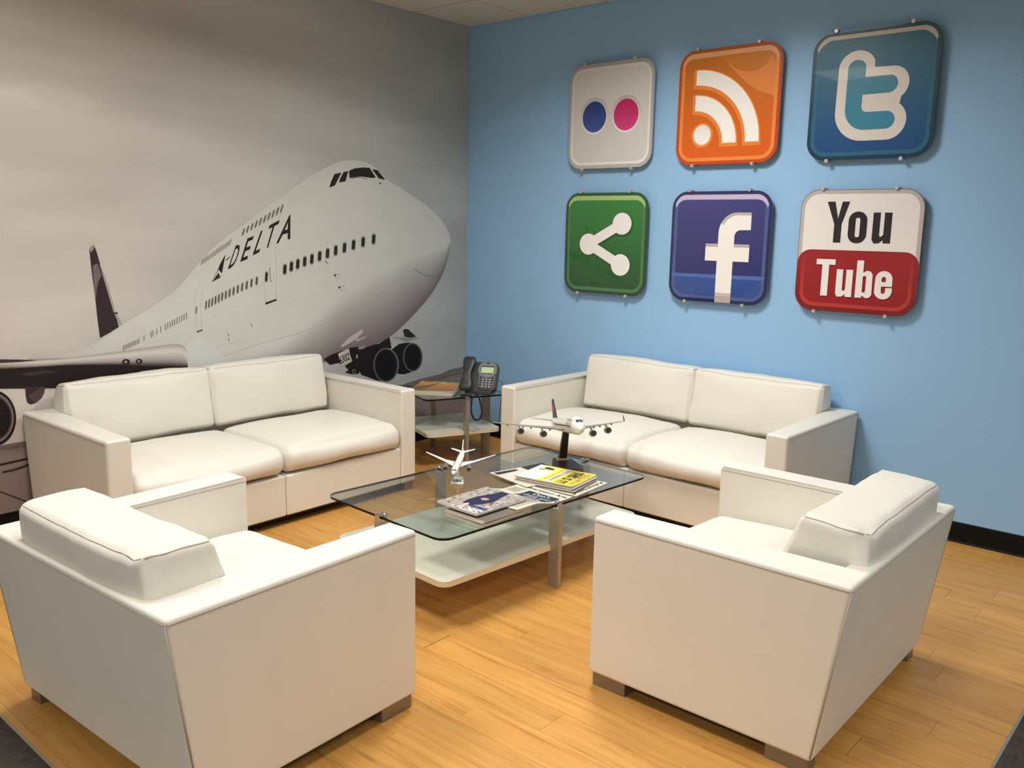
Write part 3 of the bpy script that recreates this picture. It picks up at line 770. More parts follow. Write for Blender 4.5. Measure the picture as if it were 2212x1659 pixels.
def d_flickr(P_):
    o = rrect(0.004, .996, .004, .996, .152, 12); P_.poly(o, (190, 186, 184), 0, col2=(176, 172, 170))
    P_.poly(rrect(.03, .97, .035, .965, .13, 12), (240, 238, 236), 1, col2=(230, 227, 225))
    P_.poly(rrect(.055, .945, .06, .935, .11, 12), (216, 213, 211), 2, col2=(220, 217, 215))
    for cx, c1, c2 in ((.315, (62, 90, 168), (36, 56, 122)), (.692, (222, 70, 138), (196, 22, 98))):
        P_.poly(arc(cx, .508, .172, .172, 0, 354, 60), (222, 219, 217), 3, col2=(192, 188, 186))
        P_.poly(arc(cx, .488, .158, .158, 0, 354, 60), (246, 244, 242), 4, col2=(222, 219, 217))
        P_.poly(arc(cx, .496, .144, .148, 0, 354, 60), c1, 5, col2=c2)

def d_rss(P_):
    base_art(P_, (196, 116, 34), (226, 96, 22), ((178, 84, 34), (206, 70, 22)), (232, 170, 120), (240, 142, 66))
    swoosh = [(.42, .93), (.80, .93), (.90, .90), (.938, .82), (.938, .55), (.80, .60), (.66, .69), (.55, .79)]
    P_.poly(swoosh, (230, 136, 66), 3)
    P_.poly([(.42, .93)]+[(p[0], p[1]) for p in catmull([(.45, .895), (.58, .80), (.72, .77), (.84, .81), (.90, .90)], 6)]+[(.80, .93)], (204, 122, 40), 4)
    for rad, wd in ((.643, .130), (.425, .134)):
        for g, col, lv in ((.022, (238, 138, 60), 5), (.022, (200, 84, 30), 6), (0, (250, 248, 244), 7)):
            cx, cz = .182, .182
            sh = (-.006, -.010) if lv == 5 else ((.0, .006) if lv == 6 else (0, 0))
            A = [(cx+sh[0]-g, cz+sh[1]+rad+g)]+[(p[0]+sh[0], p[1]+sh[1]) for p in arc(cx, cz, rad+g, rad+g, 90, 0, 40)]+[(cx+sh[0]+rad+g, cz+sh[1]-g)]
            r2 = rad-wd-g
            B = [(cx+sh[0]-g, cz+sh[1]+r2)]+[(p[0]+sh[0], p[1]+sh[1]) for p in arc(cx, cz, r2, r2, 90, 0, 40)]+[(cx+sh[0]+r2, cz+sh[1]-g)]
            if lv == 6: continue
            P_.band(A, B, col, lv, closed=False)
    P_.poly(arc(.268, .258, .108, .108, 0, 354, 50), (240, 146, 70), 5)
    P_.poly(arc(.268, .262, .086, .088, 0, 354, 50), (250, 248, 244), 7, col2=(236, 232, 228))

def stroke_path(): return None
def d_bird(P_):
    base_art(P_, (38, 96, 116), (30, 84, 132), ((34, 80, 96), (22, 56, 84)), (196, 190, 180), (38, 104, 132))
    P_.poly(rrect(.062, .938, .062, .938, .10, 12), (22, 76, 134), 4, col2=(42, 108, 130))
    OUT = arc(.372, .705, .148, .135, 172, 20, 16)+[(.512, .70)]+arc(.655, .568, .130, .130, 92, -52, 18)+arc(.640, .290, .148, .148, 55, -85, 18)+[(.62, .142)]+arc(.455, .375, .235, .232, 270, 182, 16)
    INN = arc(.372, .705, .072, .064, 172, 8, 14)+[(.443, .632), (.60, .632)]+arc(.632, .566, .070, .067, 88, -88, 14)+[(.60, .498), (.432, .498), (.432, .40)]+arc(.482, .405, .050, .042, 180, 270, 8)+[(.60, .362)]+arc(.632, .294, .068, .068, 88, -88, 14)+[(.60, .226)]+arc(.470, .395, .170, .169, 270, 182, 14)
    P_.poly(OUT, (226, 218, 212), 6); P_.poly(INN, (54, 138, 166), 7, col2=(60, 128, 150))

def d_share(P_):
    base_art(P_, (52, 132, 58), (26, 74, 34), ((30, 92, 38), (24, 64, 32)), (164, 200, 124), (72, 124, 76))
    A, B, C = (.301, .492), (.702, .700), (.700, .298)
    for q, r_, col, lv in (((.006, -.010), .014, (30, 84, 36), 5), ((0, 0), 0, (246, 243, 240), 6)):
        for c_ in (A, B, C): P_.poly(arc(c_[0]+q[0], c_[1]+q[1], .112+r_, .106+r_, 0, 352, 46), col, lv)
        for c_ in (B, C):
            P_.stroke([(A[0]+q[0], A[1]+q[1]), (c_[0]+q[0], c_[1]+q[1])], .098+r_*2, col, lv)

def d_f(P_):
    base_art(P_, (66, 66, 128), (28, 36, 98), ((42, 46, 92), (26, 34, 82)), (196, 184, 214), (74, 92, 148))
    P_.poly([(.064, .064+.085)]+arc(.162, .162, .098, .098, 180, 270, 8)+arc(.838, .162, .098, .098, 270, 360, 8)+[(.936, .245), (.064, .228)], (46, 76, 146), 4, col2=(44, 78, 150))
    P_.poly([(.03, .252), (.97, .258), (.97, .222), (.03, .222)], (74, 108, 176), 5)
    FS = [(.494, .004), (.653, .004), (.653, .379), (.808, .379), (.808, .533), (.656, .533), (.656, .600)]+[(p[0], p[1]) for p in arc(.712, .598, .056, .060, 180, 90, 8)]+[(.810, .659), (.810, .812), (.70, .812)]+arc(.672, .628, .176, .184, 90, 180, 14)+[(.496, .533), (.372, .533), (.372, .379), (.494, .379)]
    P_.poly(FS, (244, 240, 236), 6)
    P_.poly([(.372, .533), (.498, .533), (.498, .505), (.372, .505)], (184, 178, 174), 7)
    P_.poly([(.656, .533), (.808, .533), (.808, .505), (.656, .505)], (184, 178, 174), 7)
    P_.poly([(.810, .812), (.70, .812)]+arc(.672, .628, .176, .184, 90, 150, 10)+arc(.685, .604, .168, .184, 150, 92, 10)+[(.810, .787)], (188, 182, 178), 7)
    P_.poly([(.494, .062), (.653, .062), (.653, .004), (.494, .004)], (188, 172, 166), 7)
    P_.poly([(.494, .092), (.653, .092), (.653, .062), (.494, .062)], (206, 192, 190), 7)

def d_tube(P_):
    o = rrect(0.004, .996, .004, .996, .152, 12); P_.poly(o, (196, 186, 180), 0, col2=(188, 182, 178))
    P_.poly(rrect(.035, .965, .30, .965, .12, 12), (240, 236, 232), 1, col2=(234, 230, 227))
    rim = [(.996, .40)]+arc(.88, .40, .116, .11, 0, 90, 10)+arc(.12, .40, .116, .11, 90, 180, 10)+[(.004, .152)]+arc(.152, .152, .148, .148, 180, 270, 10)+arc(.848, .152, .148, .148, 270, 360, 10)
    P_.poly(rim, (122, 16, 22), 2, col2=(152, 30, 36))
    b_ = [(.960, .38)]+arc(.875, .395, .085, .10, 0, 90, 10)+arc(.125, .395, .085, .10, 90, 180, 10)+[(.04, .16)]+arc(.16, .16, .12, .12, 180, 270, 10)+arc(.84, .16, .12, .12, 270, 360, 10)
    P_.poly(b_, (190, 54, 46), 3, col2=(158, 32, 38))
    b_ = [(.930, .38)]+arc(.865, .395, .065, .10, 0, 90, 10)+arc(.135, .395, .065, .10, 90, 180, 10)+[(.07, .17)]+arc(.17, .17, .10, .10, 180, 270, 10)+arc(.83, .17, .10, .10, 270, 360, 10)
    P_.poly(b_, (150, 20, 26), 4, col2=(160, 28, 36))
    def glyphs(col, lv, items, off=(0, 0)):
        for it in items:
            if it[0] == 'p': P_.poly([(x+off[0], y+off[1]) for x, y in it[1]], col, lv)
            else: P_.band([(x+off[0], y+off[1]) for x, y in it[1]], [(x+off[0], y+off[1]) for x, y in it[2]], col, lv, closed=it[0] == 'r')
    def ring(x0, x1, y0, y1, w, wy=None, n=6):
        wy = wy or w
        return ('r', rrect(x0, x1, y0, y1, (x1-x0)/2*.95, n), rrect(x0+w, x1-w, y0+wy, y1-wy, (x1-x0)/2*.95-w, n))
    you = [('p', [(.226, .903), (.292, .903), (.324, .768), (.352, .903), (.414, .903), (.358, .720), (.358, .571), (.296, .571), (.296, .720)]),
           ring(.414, .566, .569, .823, .058, .050),
           ('p', [(.611, .816), (.668, .816), (.668, .640), (.676, .622), (.700, .640), (.700, .816), (.759, .816), (.759, .574), (.700, .574), (.700, .600), (.672, .574), (.630, .570), (.611, .600)])]
    tube_ = [('p', [(.173, .433), (.335, .433), (.335, .388), (.283, .388), (.283, .130), (.225, .130), (.225, .388), (.173, .388)]),
             ('p', [(.351, .354), (.405, .354), (.405, .190), (.414, .176), (.432, .190), (.432, .354), (.487, .354), (.487, .131), (.432, .131), (.432, .152), (.405, .131), (.368, .128), (.351, .152)]),
             ('p', [(.515, .433), (.570, .433), (.570, .131), (.515, .131)]), ('p', [(.570, .335), (.600, .352), (.632, .346), (.647, .322), (.650, .160), (.634, .136), (.604, .130), (.570, .150), (.570, .180), (.590, .172), (.597, .190), (.597, .300), (.588, .312), (.570, .302)]),
             ('s', [(.807, .232)]+[(.807, .29)]+arc(.739, .290, .068, .066, 0, 180, 10)+arc(.739, .195, .070, .066, 180, 360, 10)+[(.808, .222)], [(.755, .232)]+[(.755, .29)]+arc(.739, .290, .017, .020, 0, 180, 10)+arc(.739, .195, .017, .022, 180, 360, 10)+[(.756, .222)]),
             ('p', [(.722, .268), (.807, .268), (.807, .232), (.722, .232)])]
    glyphs((40, 34, 38), 3, you)
    glyphs((104, 12, 18), 5, tube_, (.006, -.010)); glyphs((244, 240, 236), 6, tube_)

X0 = (0.914, 1.689, 2.461); ZT, ZB = 1.8435, 1.0805
sign('wall_sign', 'white square sign with a blue dot and a pink dot, top left of six', X0[0], ZT, d_flickr, (176, 172, 168))
sign('wall_sign', 'orange square feed sign with white quarter arcs and dot', X0[1], ZT, d_rss, (170, 70, 24))
sign('wall_sign', 'teal square sign with an outlined lower-case t', X0[2], ZT, d_bird, (26, 64, 80))
sign('wall_sign', 'green square sign with a white three-dot share symbol', X0[0]-.002, ZB, d_share, (22, 66, 30))
sign('wall_sign', 'dark blue square sign with a large white f', X0[1]-.002, ZB, d_f, (24, 30, 70))
sign('wall_sign', 'white over red square sign with two large words, lower right', X0[2]-.004, ZB, d_tube, (120, 60, 60))

# ------------------------------------------------------------------ papers and magazines
def magazine(name, label, cx, cy, rz, w, h, th, z, draw=None, cover=(210, 205, 195), group=None, curl=0.0, cat='magazine', bow=0.0, droop=0.0):
    """w across (local x), h along (local y), cover facing up; local +y = top of the page"""
    t = empty(name, (cx, cy, z), rz); tag(t, label, cat, group)
    def lift(x, y): return curl*max(0, (abs(x)/(w/2)))**3*(1 if x > 0 else .3) + bow*max(0, -y/(h/2))**2 - droop*(lambda k: k*k*(3-2*k))(max(0, min(1, (y/h+.5-.30)/.4)))
    bm = bmesh.new(); nx, ny = 12, 36
    g = [[[bm.verts.new((-w/2+w*i/nx, -h/2+h*j/ny, zz+lift(-w/2+w*i/nx, -h/2+h*j/ny))) for j in range(ny+1)] for i in range(nx+1)] for k, zz in ((0, 0.0), (1, th))]
    for i in range(nx):
        for j in range(ny):
            bm.faces.new([g[1][i][j], g[1][i+1][j], g[1][i+1][j+1], g[1][i][j+1]]); bm.faces.new([g[0][i][j], g[0][i][j+1], g[0][i+1][j+1], g[0][i+1][j]])
    for i in range(nx):
        bm.faces.new([g[0][i][0], g[0][i+1][0], g[1][i+1][0], g[1][i][0]]); bm.faces.new([g[0][i+1][ny], g[0][i][ny], g[1][i][ny], g[1][i+1][ny]])
    for j in range(ny):
        bm.faces.new([g[0][0][j+1], g[0][0][j], g[1][0][j], g[1][0][j+1]]); bm.faces.new([g[0][nx][j], g[0][nx][j+1], g[1][nx][j+1], g[1][nx][j]])
    obj('pages', bm, M_pages, t)
    def fn(u, v, lv):
        x = (u-.5)*w; y = (v-.5)*h
        return (x*1.004, y*1.003, th+.0002+lv*.0002+lift(x, y))
    P_ = Print(fn, .004)
    P_.grid([[(i/12, j/36) for j in range(37)] for i in range(13)], lambda i, j, p: lin(cover), 0)
    if draw: draw(P_)
    P_.build('cover', M_paper, t)
    return t

def q(x0, x1, y0, y1): return [(x0, y0), (x1, y0), (x1, y1), (x0, y1)]
def strip(P_, x0, x1, y0, y1, col, lv=1, n=24):
    P_.grid([[(x0+(x1-x0)*i/n, y0+(y1-y0)*j/n) for j in range(n+1)] for i in range(n+1)], lambda i, j, p: lin(col), lv)

def d_sky(P_):
    rr = random.Random(5)
    for k in range(260):   # busy grey street scene
        x, y = rr.random(), rr.random(); s = rr.uniform(.01, .05); c_ = rr.choice([(150, 140, 134), (120, 110, 106), (196, 188, 180), (170, 158, 150), (136, 118, 112), (210, 204, 196)])
        a = rr.uniform(0, 6.28); pts = [(min(.98, max(.02, x+s*math.cos(a+b_)*rr.uniform(.6, 1.3))), min(.98, max(.02, y+s*math.sin(a+b_)*rr.uniform(.4, 1)))) for b_ in (0, 1.3, 2.4, 3.6, 5)]
        P_.poly(pts, c_, 1)
    for a, c_ in (((.05, .35), (.5, .55)), ((.1, .2), (.4, .08)), ((.55, .4), (.9, .3)), ((.02, .6), (.3, .75))):
        P_.stroke([a, ((a[0]+c_[0])/2, (a[1]+c_[1])/2+.05), c_], .006, (90, 82, 80), 2)
    body = catmull([(.42, .0), (.38, .2), (.30, .42), (.33, .58), (.43, .72), (.52, .80), (.60, .80), (.68, .70), (.72, .55), (.70, .35), (.64, .15), (.62, .0)], 5)
    P_.poly(body, (36, 38, 64), 3)
    P_.poly(catmull([(.44, .40), (.46, .47), (.56, .48), (.60, .42), (.52, .37), (.44, .40)], 4), (190, 150, 136), 4)
    P_.poly(catmull([(.50, .77), (.48, .86), (.52, .93), (.58, .94), (.62, .88), (.61, .79), (.50, .77)], 4), (206, 168, 152), 4)
    P_.poly(catmull([(.50, .90), (.53, .97), (.60, .965), (.62, .90), (.58, .935), (.50, .90)], 4), (44, 36, 36), 5)
    P_.poly([(.50, .78), (.56, .70), (.61, .79)], (236, 232, 228), 5)
    P_.text('SKY', [(.05, .84), (.62, .84), (.62, .985), (.05, .985)], (240, 236, 226), 6, .03)
    P_.text('Seattle', [(.06, .73), (.46, .73), (.46, .82), (.06, .82)], (40, 62, 150), 6, .02)

def d_adage(P_):
    P_.text('Advertising Age', [(.10, .865), (.97, .865), (.97, .965), (.10, .965)], (30, 28, 28), 2, .018)
    strip(P_, .34, .93, .52, .83, (34, 44, 62), 1)
    P_.text("Don't", [(.50, .73), (.80, .73), (.80, .81), (.50, .81)], (206, 214, 218), 3, .01)
    P_.text('drink and', [(.40, .64), (.88, .64), (.88, .72), (.40, .72)], (190, 200, 206), 3, .01)
    P_.text('drive', [(.52, .55), (.80, .55), (.80, .63), (.52, .63)], (206, 214, 218), 3, .01)
    for k in range(7): P_.stroke([(.04, .82-.028*k), (.30-.03*(k % 3), .82-.028*k)], .012, (70, 66, 62), 1)
    for k in range(18):
        P_.stroke([(.05, .47-.024*k), (.46, .47-.024*k)], .008, (120, 116, 108), 1); P_.stroke([(.52, .47-.024*k), (.94, .47-.024*k)], .008, (120, 116, 108), 1)

YEL = (238, 222, 84)
def d_yellow(P_):
    strip(P_, .0, 1, .50, 1.0, YEL, 1); strip(P_, .0, 1, .845, .853, (150, 140, 60), 2)
    P_.text('FAST COMPANY', [(.06, .875), (.94, .875), (.94, .97), (.06, .97)], (160, 142, 44), 3, .004)
    P_.text('THIS IS IT!', [(.08, .66), (.92, .66), (.92, .825), (.08, .825)], (30, 28, 20), 3, .035)
    strip(P_, .0, 1, .50, .60, (226, 224, 220), 2)
    for yv in (.575, .545): P_.stroke([(.08, yv), (.90, yv)], .010, (110, 106, 104), 3)
    strip(P_, .0, 1, .38, .50, YEL, 1); P_.stroke([(.10, .46), (.88, .46)], .007, (150, 136, 50), 3)
    strip(P_, 0, .30, .10, .38, (232, 220, 120), 1)
    P_.poly(catmull([(.10, .20), (.13, .30), (.20, .33), (.24, .26), (.20, .17), (.13, .15), (.10, .20)], 4), (44, 36, 30), 3)
    P_.poly(catmull([(.22, .14), (.24, .20), (.30, .20), (.31, .12), (.26, .09), (.22, .14)], 4), (160, 156, 150), 3)

def d_plainpaper(P_):
    strip(P_, 0.02, .98, .62, .98, (36, 34, 36), 1)
    for k in range(12): P_.stroke([(.06, .55-.04*k), (.9, .55-.04*k)], .008, (150, 146, 140), 1)
def d_whiteblack(P_):
    P_.poly([(.0, .0), (.42, .0), (.42, .28), (.0, .34)], (30, 30, 36), 1)
    P_.poly([(.55, .05), (.96, .05), (.96, .18), (.55, .14)], (40, 34, 32), 1)
    for k in range(4): P_.stroke([(.50, .9-.03*k), (.85, .9-.03*k)], .006, (120, 116, 112), 1)

# left pile: magazines, title turned away from the camera
cols = [(186, 176, 160), (150, 140, 128), (196, 186, 170), (120, 112, 104), (176, 168, 156)]
for k in range(4):
    magazine('magazine', 'grey magazine in the pile under the suited figure cover, %s' % ['at the bottom', 'second from the bottom', 'third from the bottom', 'right under the top one'][k],
             2.146+[.0, .003, -.002, .001][k], -2.078+[.0, .002, -.003, .003][k], R(180-1+[0, 1.2, -.8, .6][k]), .210, .272, .0054, TZ+.0004+.0060*k, None, cols[k], 'magazines piled on the coffee table')
zt = TZ+.0004+.0060*4
magazine('newspaper', 'trade newspaper with serif title and dark chalk-lettered box, open on the glass', 2.122, -1.862, R(-1.5), .285, .345, .004, zt+.0006, d_adage, (222, 216, 198), cat='newspaper', curl=.002, droop=.0235)
magazine('magazine', 'glossy magazine with a dark-suited figure on its grey cover, topping the left pile', 2.098, -2.066, R(180-1.5), .225, .285, .006, zt+.0072, d_sky, (170, 160, 152), curl=.004)
# right pile
magazine('newspaper', 'newspaper showing part of its serif title under the yellow magazine', 2.120, -1.545, R(-86), .255, .275, .004, TZ+.0004,
         lambda P_: (P_.text('Advertising', [(.03, .86), (.97, .86), (.97, .97), (.03, .97)], (36, 34, 34), 2, .02), [P_.stroke([(.05, .8-.03*k), (.95, .8-.03*k)], .01, (110, 106, 100), 1) for k in range(8)]), (224, 218, 204), cat='newspaper')
magazine('newspaper', 'white newspaper with black blocks beneath the yellow magazine, nearest the big plane stand', 1.945, -1.552, R(-101), .31, .270, .0045, TZ+.0050, d_whiteblack, (214, 208, 198), cat='newspaper', curl=.003)
for k in range(3):
    magazine('magazine', 'thin magazine in the pile directly under the yellow cover, %s' % ['lowest', 'middle', 'upper'][k], 2.074+[.006, -.004, .003][k], -1.556+[-.004, .003, 0][k], R(-82+[2, -1, 0][k]), .228, .288, .0048, TZ+.0102+.0052*k, None, [(196, 190, 178), (80, 74, 70), (206, 200, 188)][k], 'magazines piled on the coffee table')
magazine('magazine', 'yellow and white business magazine reading THIS IS IT, topmost of the right pile', 2.068, -1.553, R(-81.5), .232, .290, .0055, TZ+.0260, d_yellow, (226, 224, 222), curl=.003)

# side table books
def d_orange(P_):
    nx, ny = 16, 16
    a, b_, c_ = lin((226, 168, 64)), lin((206, 122, 56)), lin((128, 104, 62))
    def cf(i, j, p):
        t = p[1]+.15*noise.noise(Vector((p[0]*4, p[1]*4, 1)))
        if t > .5: k = min(1, (t-.5)*2); return tuple(x+(y-x)*k for x, y in zip(b_, a))
        k = min(1, (.5-t)*2.4); return tuple(x+(y-x)*k for x, y in zip(b_, c_))
    P_.grid([[(.01+.98*i/nx, .01+.98*j/ny) for j in range(ny+1)] for i in range(nx+1)], cf, 1)
    P_.poly(catmull([(.05, .35), (.15, .50), (.30, .62), (.42, .85), (.46, .83), (.40, .55), (.30, .30), (.12, .22), (.05, .35)], 4), (112, 88, 60), 2)
    strip(P_, .52, .99, .82, .98, (190, 206, 150), 2)
    P_.text('FREE', [(.62, .84), (.94, .84), (.94, .95), (.62, .95)], (60, 90, 70), 3, .02)
    P_.text('WASHINGTON', [(.12, .87), (.50, .87), (.50, .95), (.12, .95)], (90, 70, 30), 3, .01)
    P_.text('TRAVEL GUIDE', [(.35, .06), (.75, .06), (.75, .11), (.35, .11)], (236, 230, 210), 3, .01)
br = math.atan2(.129, .186)
bc = Vector((.632, -.762, 0))+Vector((-math.cos(br), -math.sin(br), 0))*.135+Vector((-math.sin(br), math.cos(br), 0))*.165
magazine('magazine', 'thick pale catalogue at the bottom of the pile on the side table', bc.x+.008, bc.y-.012, br-.02, .27, .33, .009, UZ+.0006, None, (196, 190, 150), 'magazines on the side table')
magazine('magazine', 'white catalogue in the middle of the pile on the side table', bc.x+.004, bc.y-.004, br+.03, .268, .325, .007, UZ+.0102, None, (212, 208, 180), 'magazines on the side table')
magazine('magazine', 'orange sunset travel magazine on top of the pile on the side table', bc.x, bc.y, br, .27, .33, .007, UZ+.0178, d_orange, (186, 196, 140), curl=.004)

# ------------------------------------------------------------------ desk phone
def phone():
    fa = math.atan2(-.875, .485)         # direction the face looks
    t = empty('desk_phone', (.668, -.562, UZ), fa+math.pi/2)   # local -y = front
    tag(t, 'charcoal office desk phone with green display on the side table', 'phone')
    tilt = R(58)
    mt = Matrix.Translation((0, -.045, .018)) @ Matrix.Rotation(tilt, 4, 'X')   # local xy plane = face, y up the face
    W2, H2, th = .112, .198, .030
    def slab(name, o, z0, z1, m, par, bev=.004):
        bm = bmesh.new(); prism(bm, [mt @ Vector((x, y, z0)) for x, y in o], [mt @ Vector((x, y, z1)) for x, y in o], bev=bev, seg=2)
        return obj(name, bm, m, par, wn=True)
    body = slab('base', rrect(-W2, W2, 0, H2, .035, 8), -th, 0, M_phone, t)
    # foot / stand
    bm = bmesh.new(); prism(bm, [(-.085, -.05, 0.0005), (.085, -.05, 0.0005), (.085, .085, 0.0005), (-.085, .085, 0.0005)], [(-.085, -.045, .02), (.085, -.045, .02), (.085, .06, .15), (-.085, .06, .15)], bev=.003)
    obj('stand', bm, M_phone, t, wn=True)
    slab('face_panel', [(-.022, .16)]+arc(.018, .155, .04, .045, 180, 95, 6)+arc(.068, .155, .04, .045, 85, 0, 6)+[(.109, .06)]+arc(.085, .03, .022, .022, 0, -85, 6)+arc(.03, .045, .042, .038, -95, -160, 6), 0.0, .005, M_phone, t, .002)
    bez = [(-.018, .15)]+arc(.022, .155, .038, .042, 165, 95, 6)+arc(.064, .155, .038, .042, 85, 15, 6)+[(.105, .13)]+arc(.043, .135, .060, .047, -10, -170, 12)
    slab('display_bezel', bez, .005, .0085, M_phone2, t, .0015)
    sc_ = slab('display', rrect(.004, .082, .122, .162, .002, 2), .0085, .0098, M_lcd, t, .0004)
    slab('display_hood', rrect(.002, .084, .162, .168, .002, 2), .0085, .0115, M_dark, t, .0005)
    slab('message_lamp', rrect(.034, .052, .186, .192, .002, 3), .0085, .012, M_dark, t, .0005)
    for k in range(4):
        slab('soft_key', rrect(.010+.019*k, .020+.019*k, .114, .1185, .0015, 3), .0085, .0105, M_phone, t, .0004)
    slab('navigation_key', rrect(.028, .058, .101, .108, .003, 3), .0085, .0105, M_key, t, .0005)
    for a in range(4):
        for b_ in range(3):
            cx = .022+.0225*b_; cy = .080-.0165*a
            slab('key', rrect(cx-.0078, cx+.0078, cy-.0056, cy+.0056, .0035, 4), .005, .0078, M_key, t, .0008)
    for a in range(5):
        cx = -.004+.001*a; slab('key', rrect(cx-.006, cx+.006, .094-.0165*a, .100-.0165*a, .0025, 3), .005, .0075, M_key, t, .0008)
        cx = .095-.002*a; slab('key', rrect(cx-.006, cx+.006, .094-.0165*a, .100-.0165*a, .0025, 3), .005, .0075, M_key, t, .0008)
    # cradle and handset
    slab('cradle', rrect(-.108, -.036, .012, .194, .02, 6), 0, .006, M_phone, t, .002)
    bm = bmesh.new()
    sec = []
    prof = [(-.012, .030, .024), (.0, .034, .030), (.025, .035, .032), (.05, .030, .034), (.075, .024, .039), (.10, .022, .041), (.125, .024, .039), (.15, .029, .035), (.175, .034, .032), (.20, .034, .030), (.215, .028, .024)]
    rings = []
    for y, hw, z in prof:
        rg = []
        thk = .018 if .03 < y < .17 else .026
        for k in range(16):
            a = 2*math.pi*k/16; sx = math.copysign(abs(math.cos(a))**.7, math.cos(a)); sz = math.copysign(abs(math.sin(a))**.7, math.sin(a))
            rg.append(bm.verts.new(mt @ Vector((-.075+hw*1.18*sx, y, z+thk*.5*sz+.004))))
        rings.append(rg)
    for a, b_ in zip(rings[:-1], rings[1:]):
        for k in range(16): bm.faces.new([a[k], a[(k+1) % 16], b_[(k+1) % 16], b_[k]])
    bm.faces.new(rings[0]); bm.faces.new(rings[-1][::-1])
    hs = obj('handset', bm, M_phone, t, smooth=True)
    mt_ = t.matrix_basis.inverted()
    path = catmull([(.712, -.772, .462), (.700, -.745, .458), (.712, -.724, .456), (.722, -.716, .4545), (.736, -.7106, .4555), (.743, -.712, .440), (.741, -.714, .400), (.742, -.711, .345), (.747, -.698, .312), (.755, -.678, .300), (.763, -.657, .310), (.767, -.645, .346), (.764, -.655, .400), (.760, -.664, .438), (.752, -.668, .4555), (.735, -.662, .4555), (.715, -.650, .4555), (.695, -.640, .456)], 40)
    pts = []; n = len(path)
    for i, p in enumerate(path):
        p = Vector(p); a = Vector(path[min(n-1, i+1)])-Vector(path[max(0, i-1)]); a.normalize()
        s = a.cross(Vector((.3, .2, .93))).normalized(); u2 = s.cross(a); an = i*1.35
        pts.append(mt_ @ (p+(s*math.cos(an)+u2*math.sin(an))*.0048))
    bm = bmesh.new(); tube(bm, pts, .0024, 5); obj('coiled_cord', bm, M_cord, t, smooth=True)
    bm = bmesh.new(); tube(bm, [mt_ @ Vector(p) for p in catmull([(.60, -.47, .50), (.52, -.30, .462), (.44, -.12, .44), (.39, -.035, .40), (.365, -.015, .30), (.352, -.012, .20), (.345, -.018, .11), (.345, -.02, .006)], 6)], .0018, 6); obj('line_cable', bm, M_cord, t, smooth=True)
phone()

# ------------------------------------------------------------------ model aeroplanes
def fuselage_rings(bm, stations, n=20, tf=None):
    rings = []
    for x, ry, rz, cz in stations:
        rings.append([bm.verts.new(tf @ Vector((x, ry*math.cos(2*math.pi*k/n), cz+rz*math.sin(2*math.pi*k/n)))) for k in range(n)])
    for a, b_ in zip(rings[:-1], rings[1:]):
        for k in range(n): bm.faces.new([a[k], a[(k+1) % n], b_[(k+1) % n], b_[k]])
    bm.faces.new(rings[0][::-1]); bm.faces.new(rings[-1])

def wing(bm, root, tip, tf, tip2=None):
    """root/tip: (x_lead, x_trail, y, z, thickness)"""
    rings = []
    for xl, xt, y, z, th in (root, tip):
        c = xl-xt
        rings.append([bm.verts.new(tf @ Vector((xl-c*a, y, z+th*b_))) for a, b_ in ((0, 0), (.08, .42), (.3, .55), (.65, .35), (1, 0), (.65, -.2), (.3, -.38), (.08, -.32))])
    a, b_ = rings
    for k in range(8): bm.faces.new([a[k], a[(k+1) % 8], b_[(k+1) % 8], b_[k]])
    bm.faces.new(a[::-1]); bm.faces.new(b_)

def fin(bm, pts, th, tf):
    prism(bm, [tf @ Vector((x, -th/2, z)) for x, z in pts], [tf @ Vector((x, th/2, z)) for x, z in pts], bev=th*.2, seg=1)

def jet_engine(parent, c, r, ln, tf, pyl):
    bm = bmesh.new(); n = 20
    prof = [(ln*.5, r*.90), (ln*.52, r*.96), (ln*.46, r), (ln*.1, r*1.04), (-ln*.3, r*.85), (-ln*.5, r*.6)]
    rings = [[bm.verts.new(tf @ Vector((c[0]+x, c[1]+rr*math.cos(2*math.pi*k/n), c[2]+rr*math.sin(2*math.pi*k/n)))) for k in range(n)] for x, rr in prof]
    inner = [[bm.verts.new(tf @ Vector((c[0]+x, c[1]+rr*math.cos(2*math.pi*k/n), c[2]+rr*math.sin(2*math.pi*k/n)))) for k in range(n)] for x, rr in ((ln*.48, r*.82), (ln*.3, r*.8))]
    seq = [inner[1], inner[0]]+rings
    for a, b_ in zip(seq[:-1], seq[1:]):
        for k in range(n): bm.faces.new([a[k], a[(k+1) % n], b_[(k+1) % n], b_[k]])
    bm.faces.new(inner[1]); bm.faces.new(rings[-1])
    e = obj('engine', bm, M_engine, parent, smooth=True)
    bm = bmesh.new()
    tube(bm, [tf @ Vector((c[0]+ln*.31, c[1], c[2])), tf @ Vector((c[0]+ln*.33, c[1], c[2]))], r*.78, 20)
    tube(bm, [tf @ Vector((c[0]+ln*.33, c[1], c[2])), tf @ Vector((c[0]+ln*.45, c[1], c[2]))], [r*.26, r*.05], 12)
    obj('fan', bm, M_fan, e, smooth=False)
    bm = bmesh.new(); th = r*.25
    prism(bm, [tf @ Vector((c[0]+x, c[1]-th/2, z)) for x, z in pyl], [tf @ Vector((c[0]+x, c[1]+th/2, z)) for x, z in pyl]); obj('pylon', bm, M_modelgrey, e)

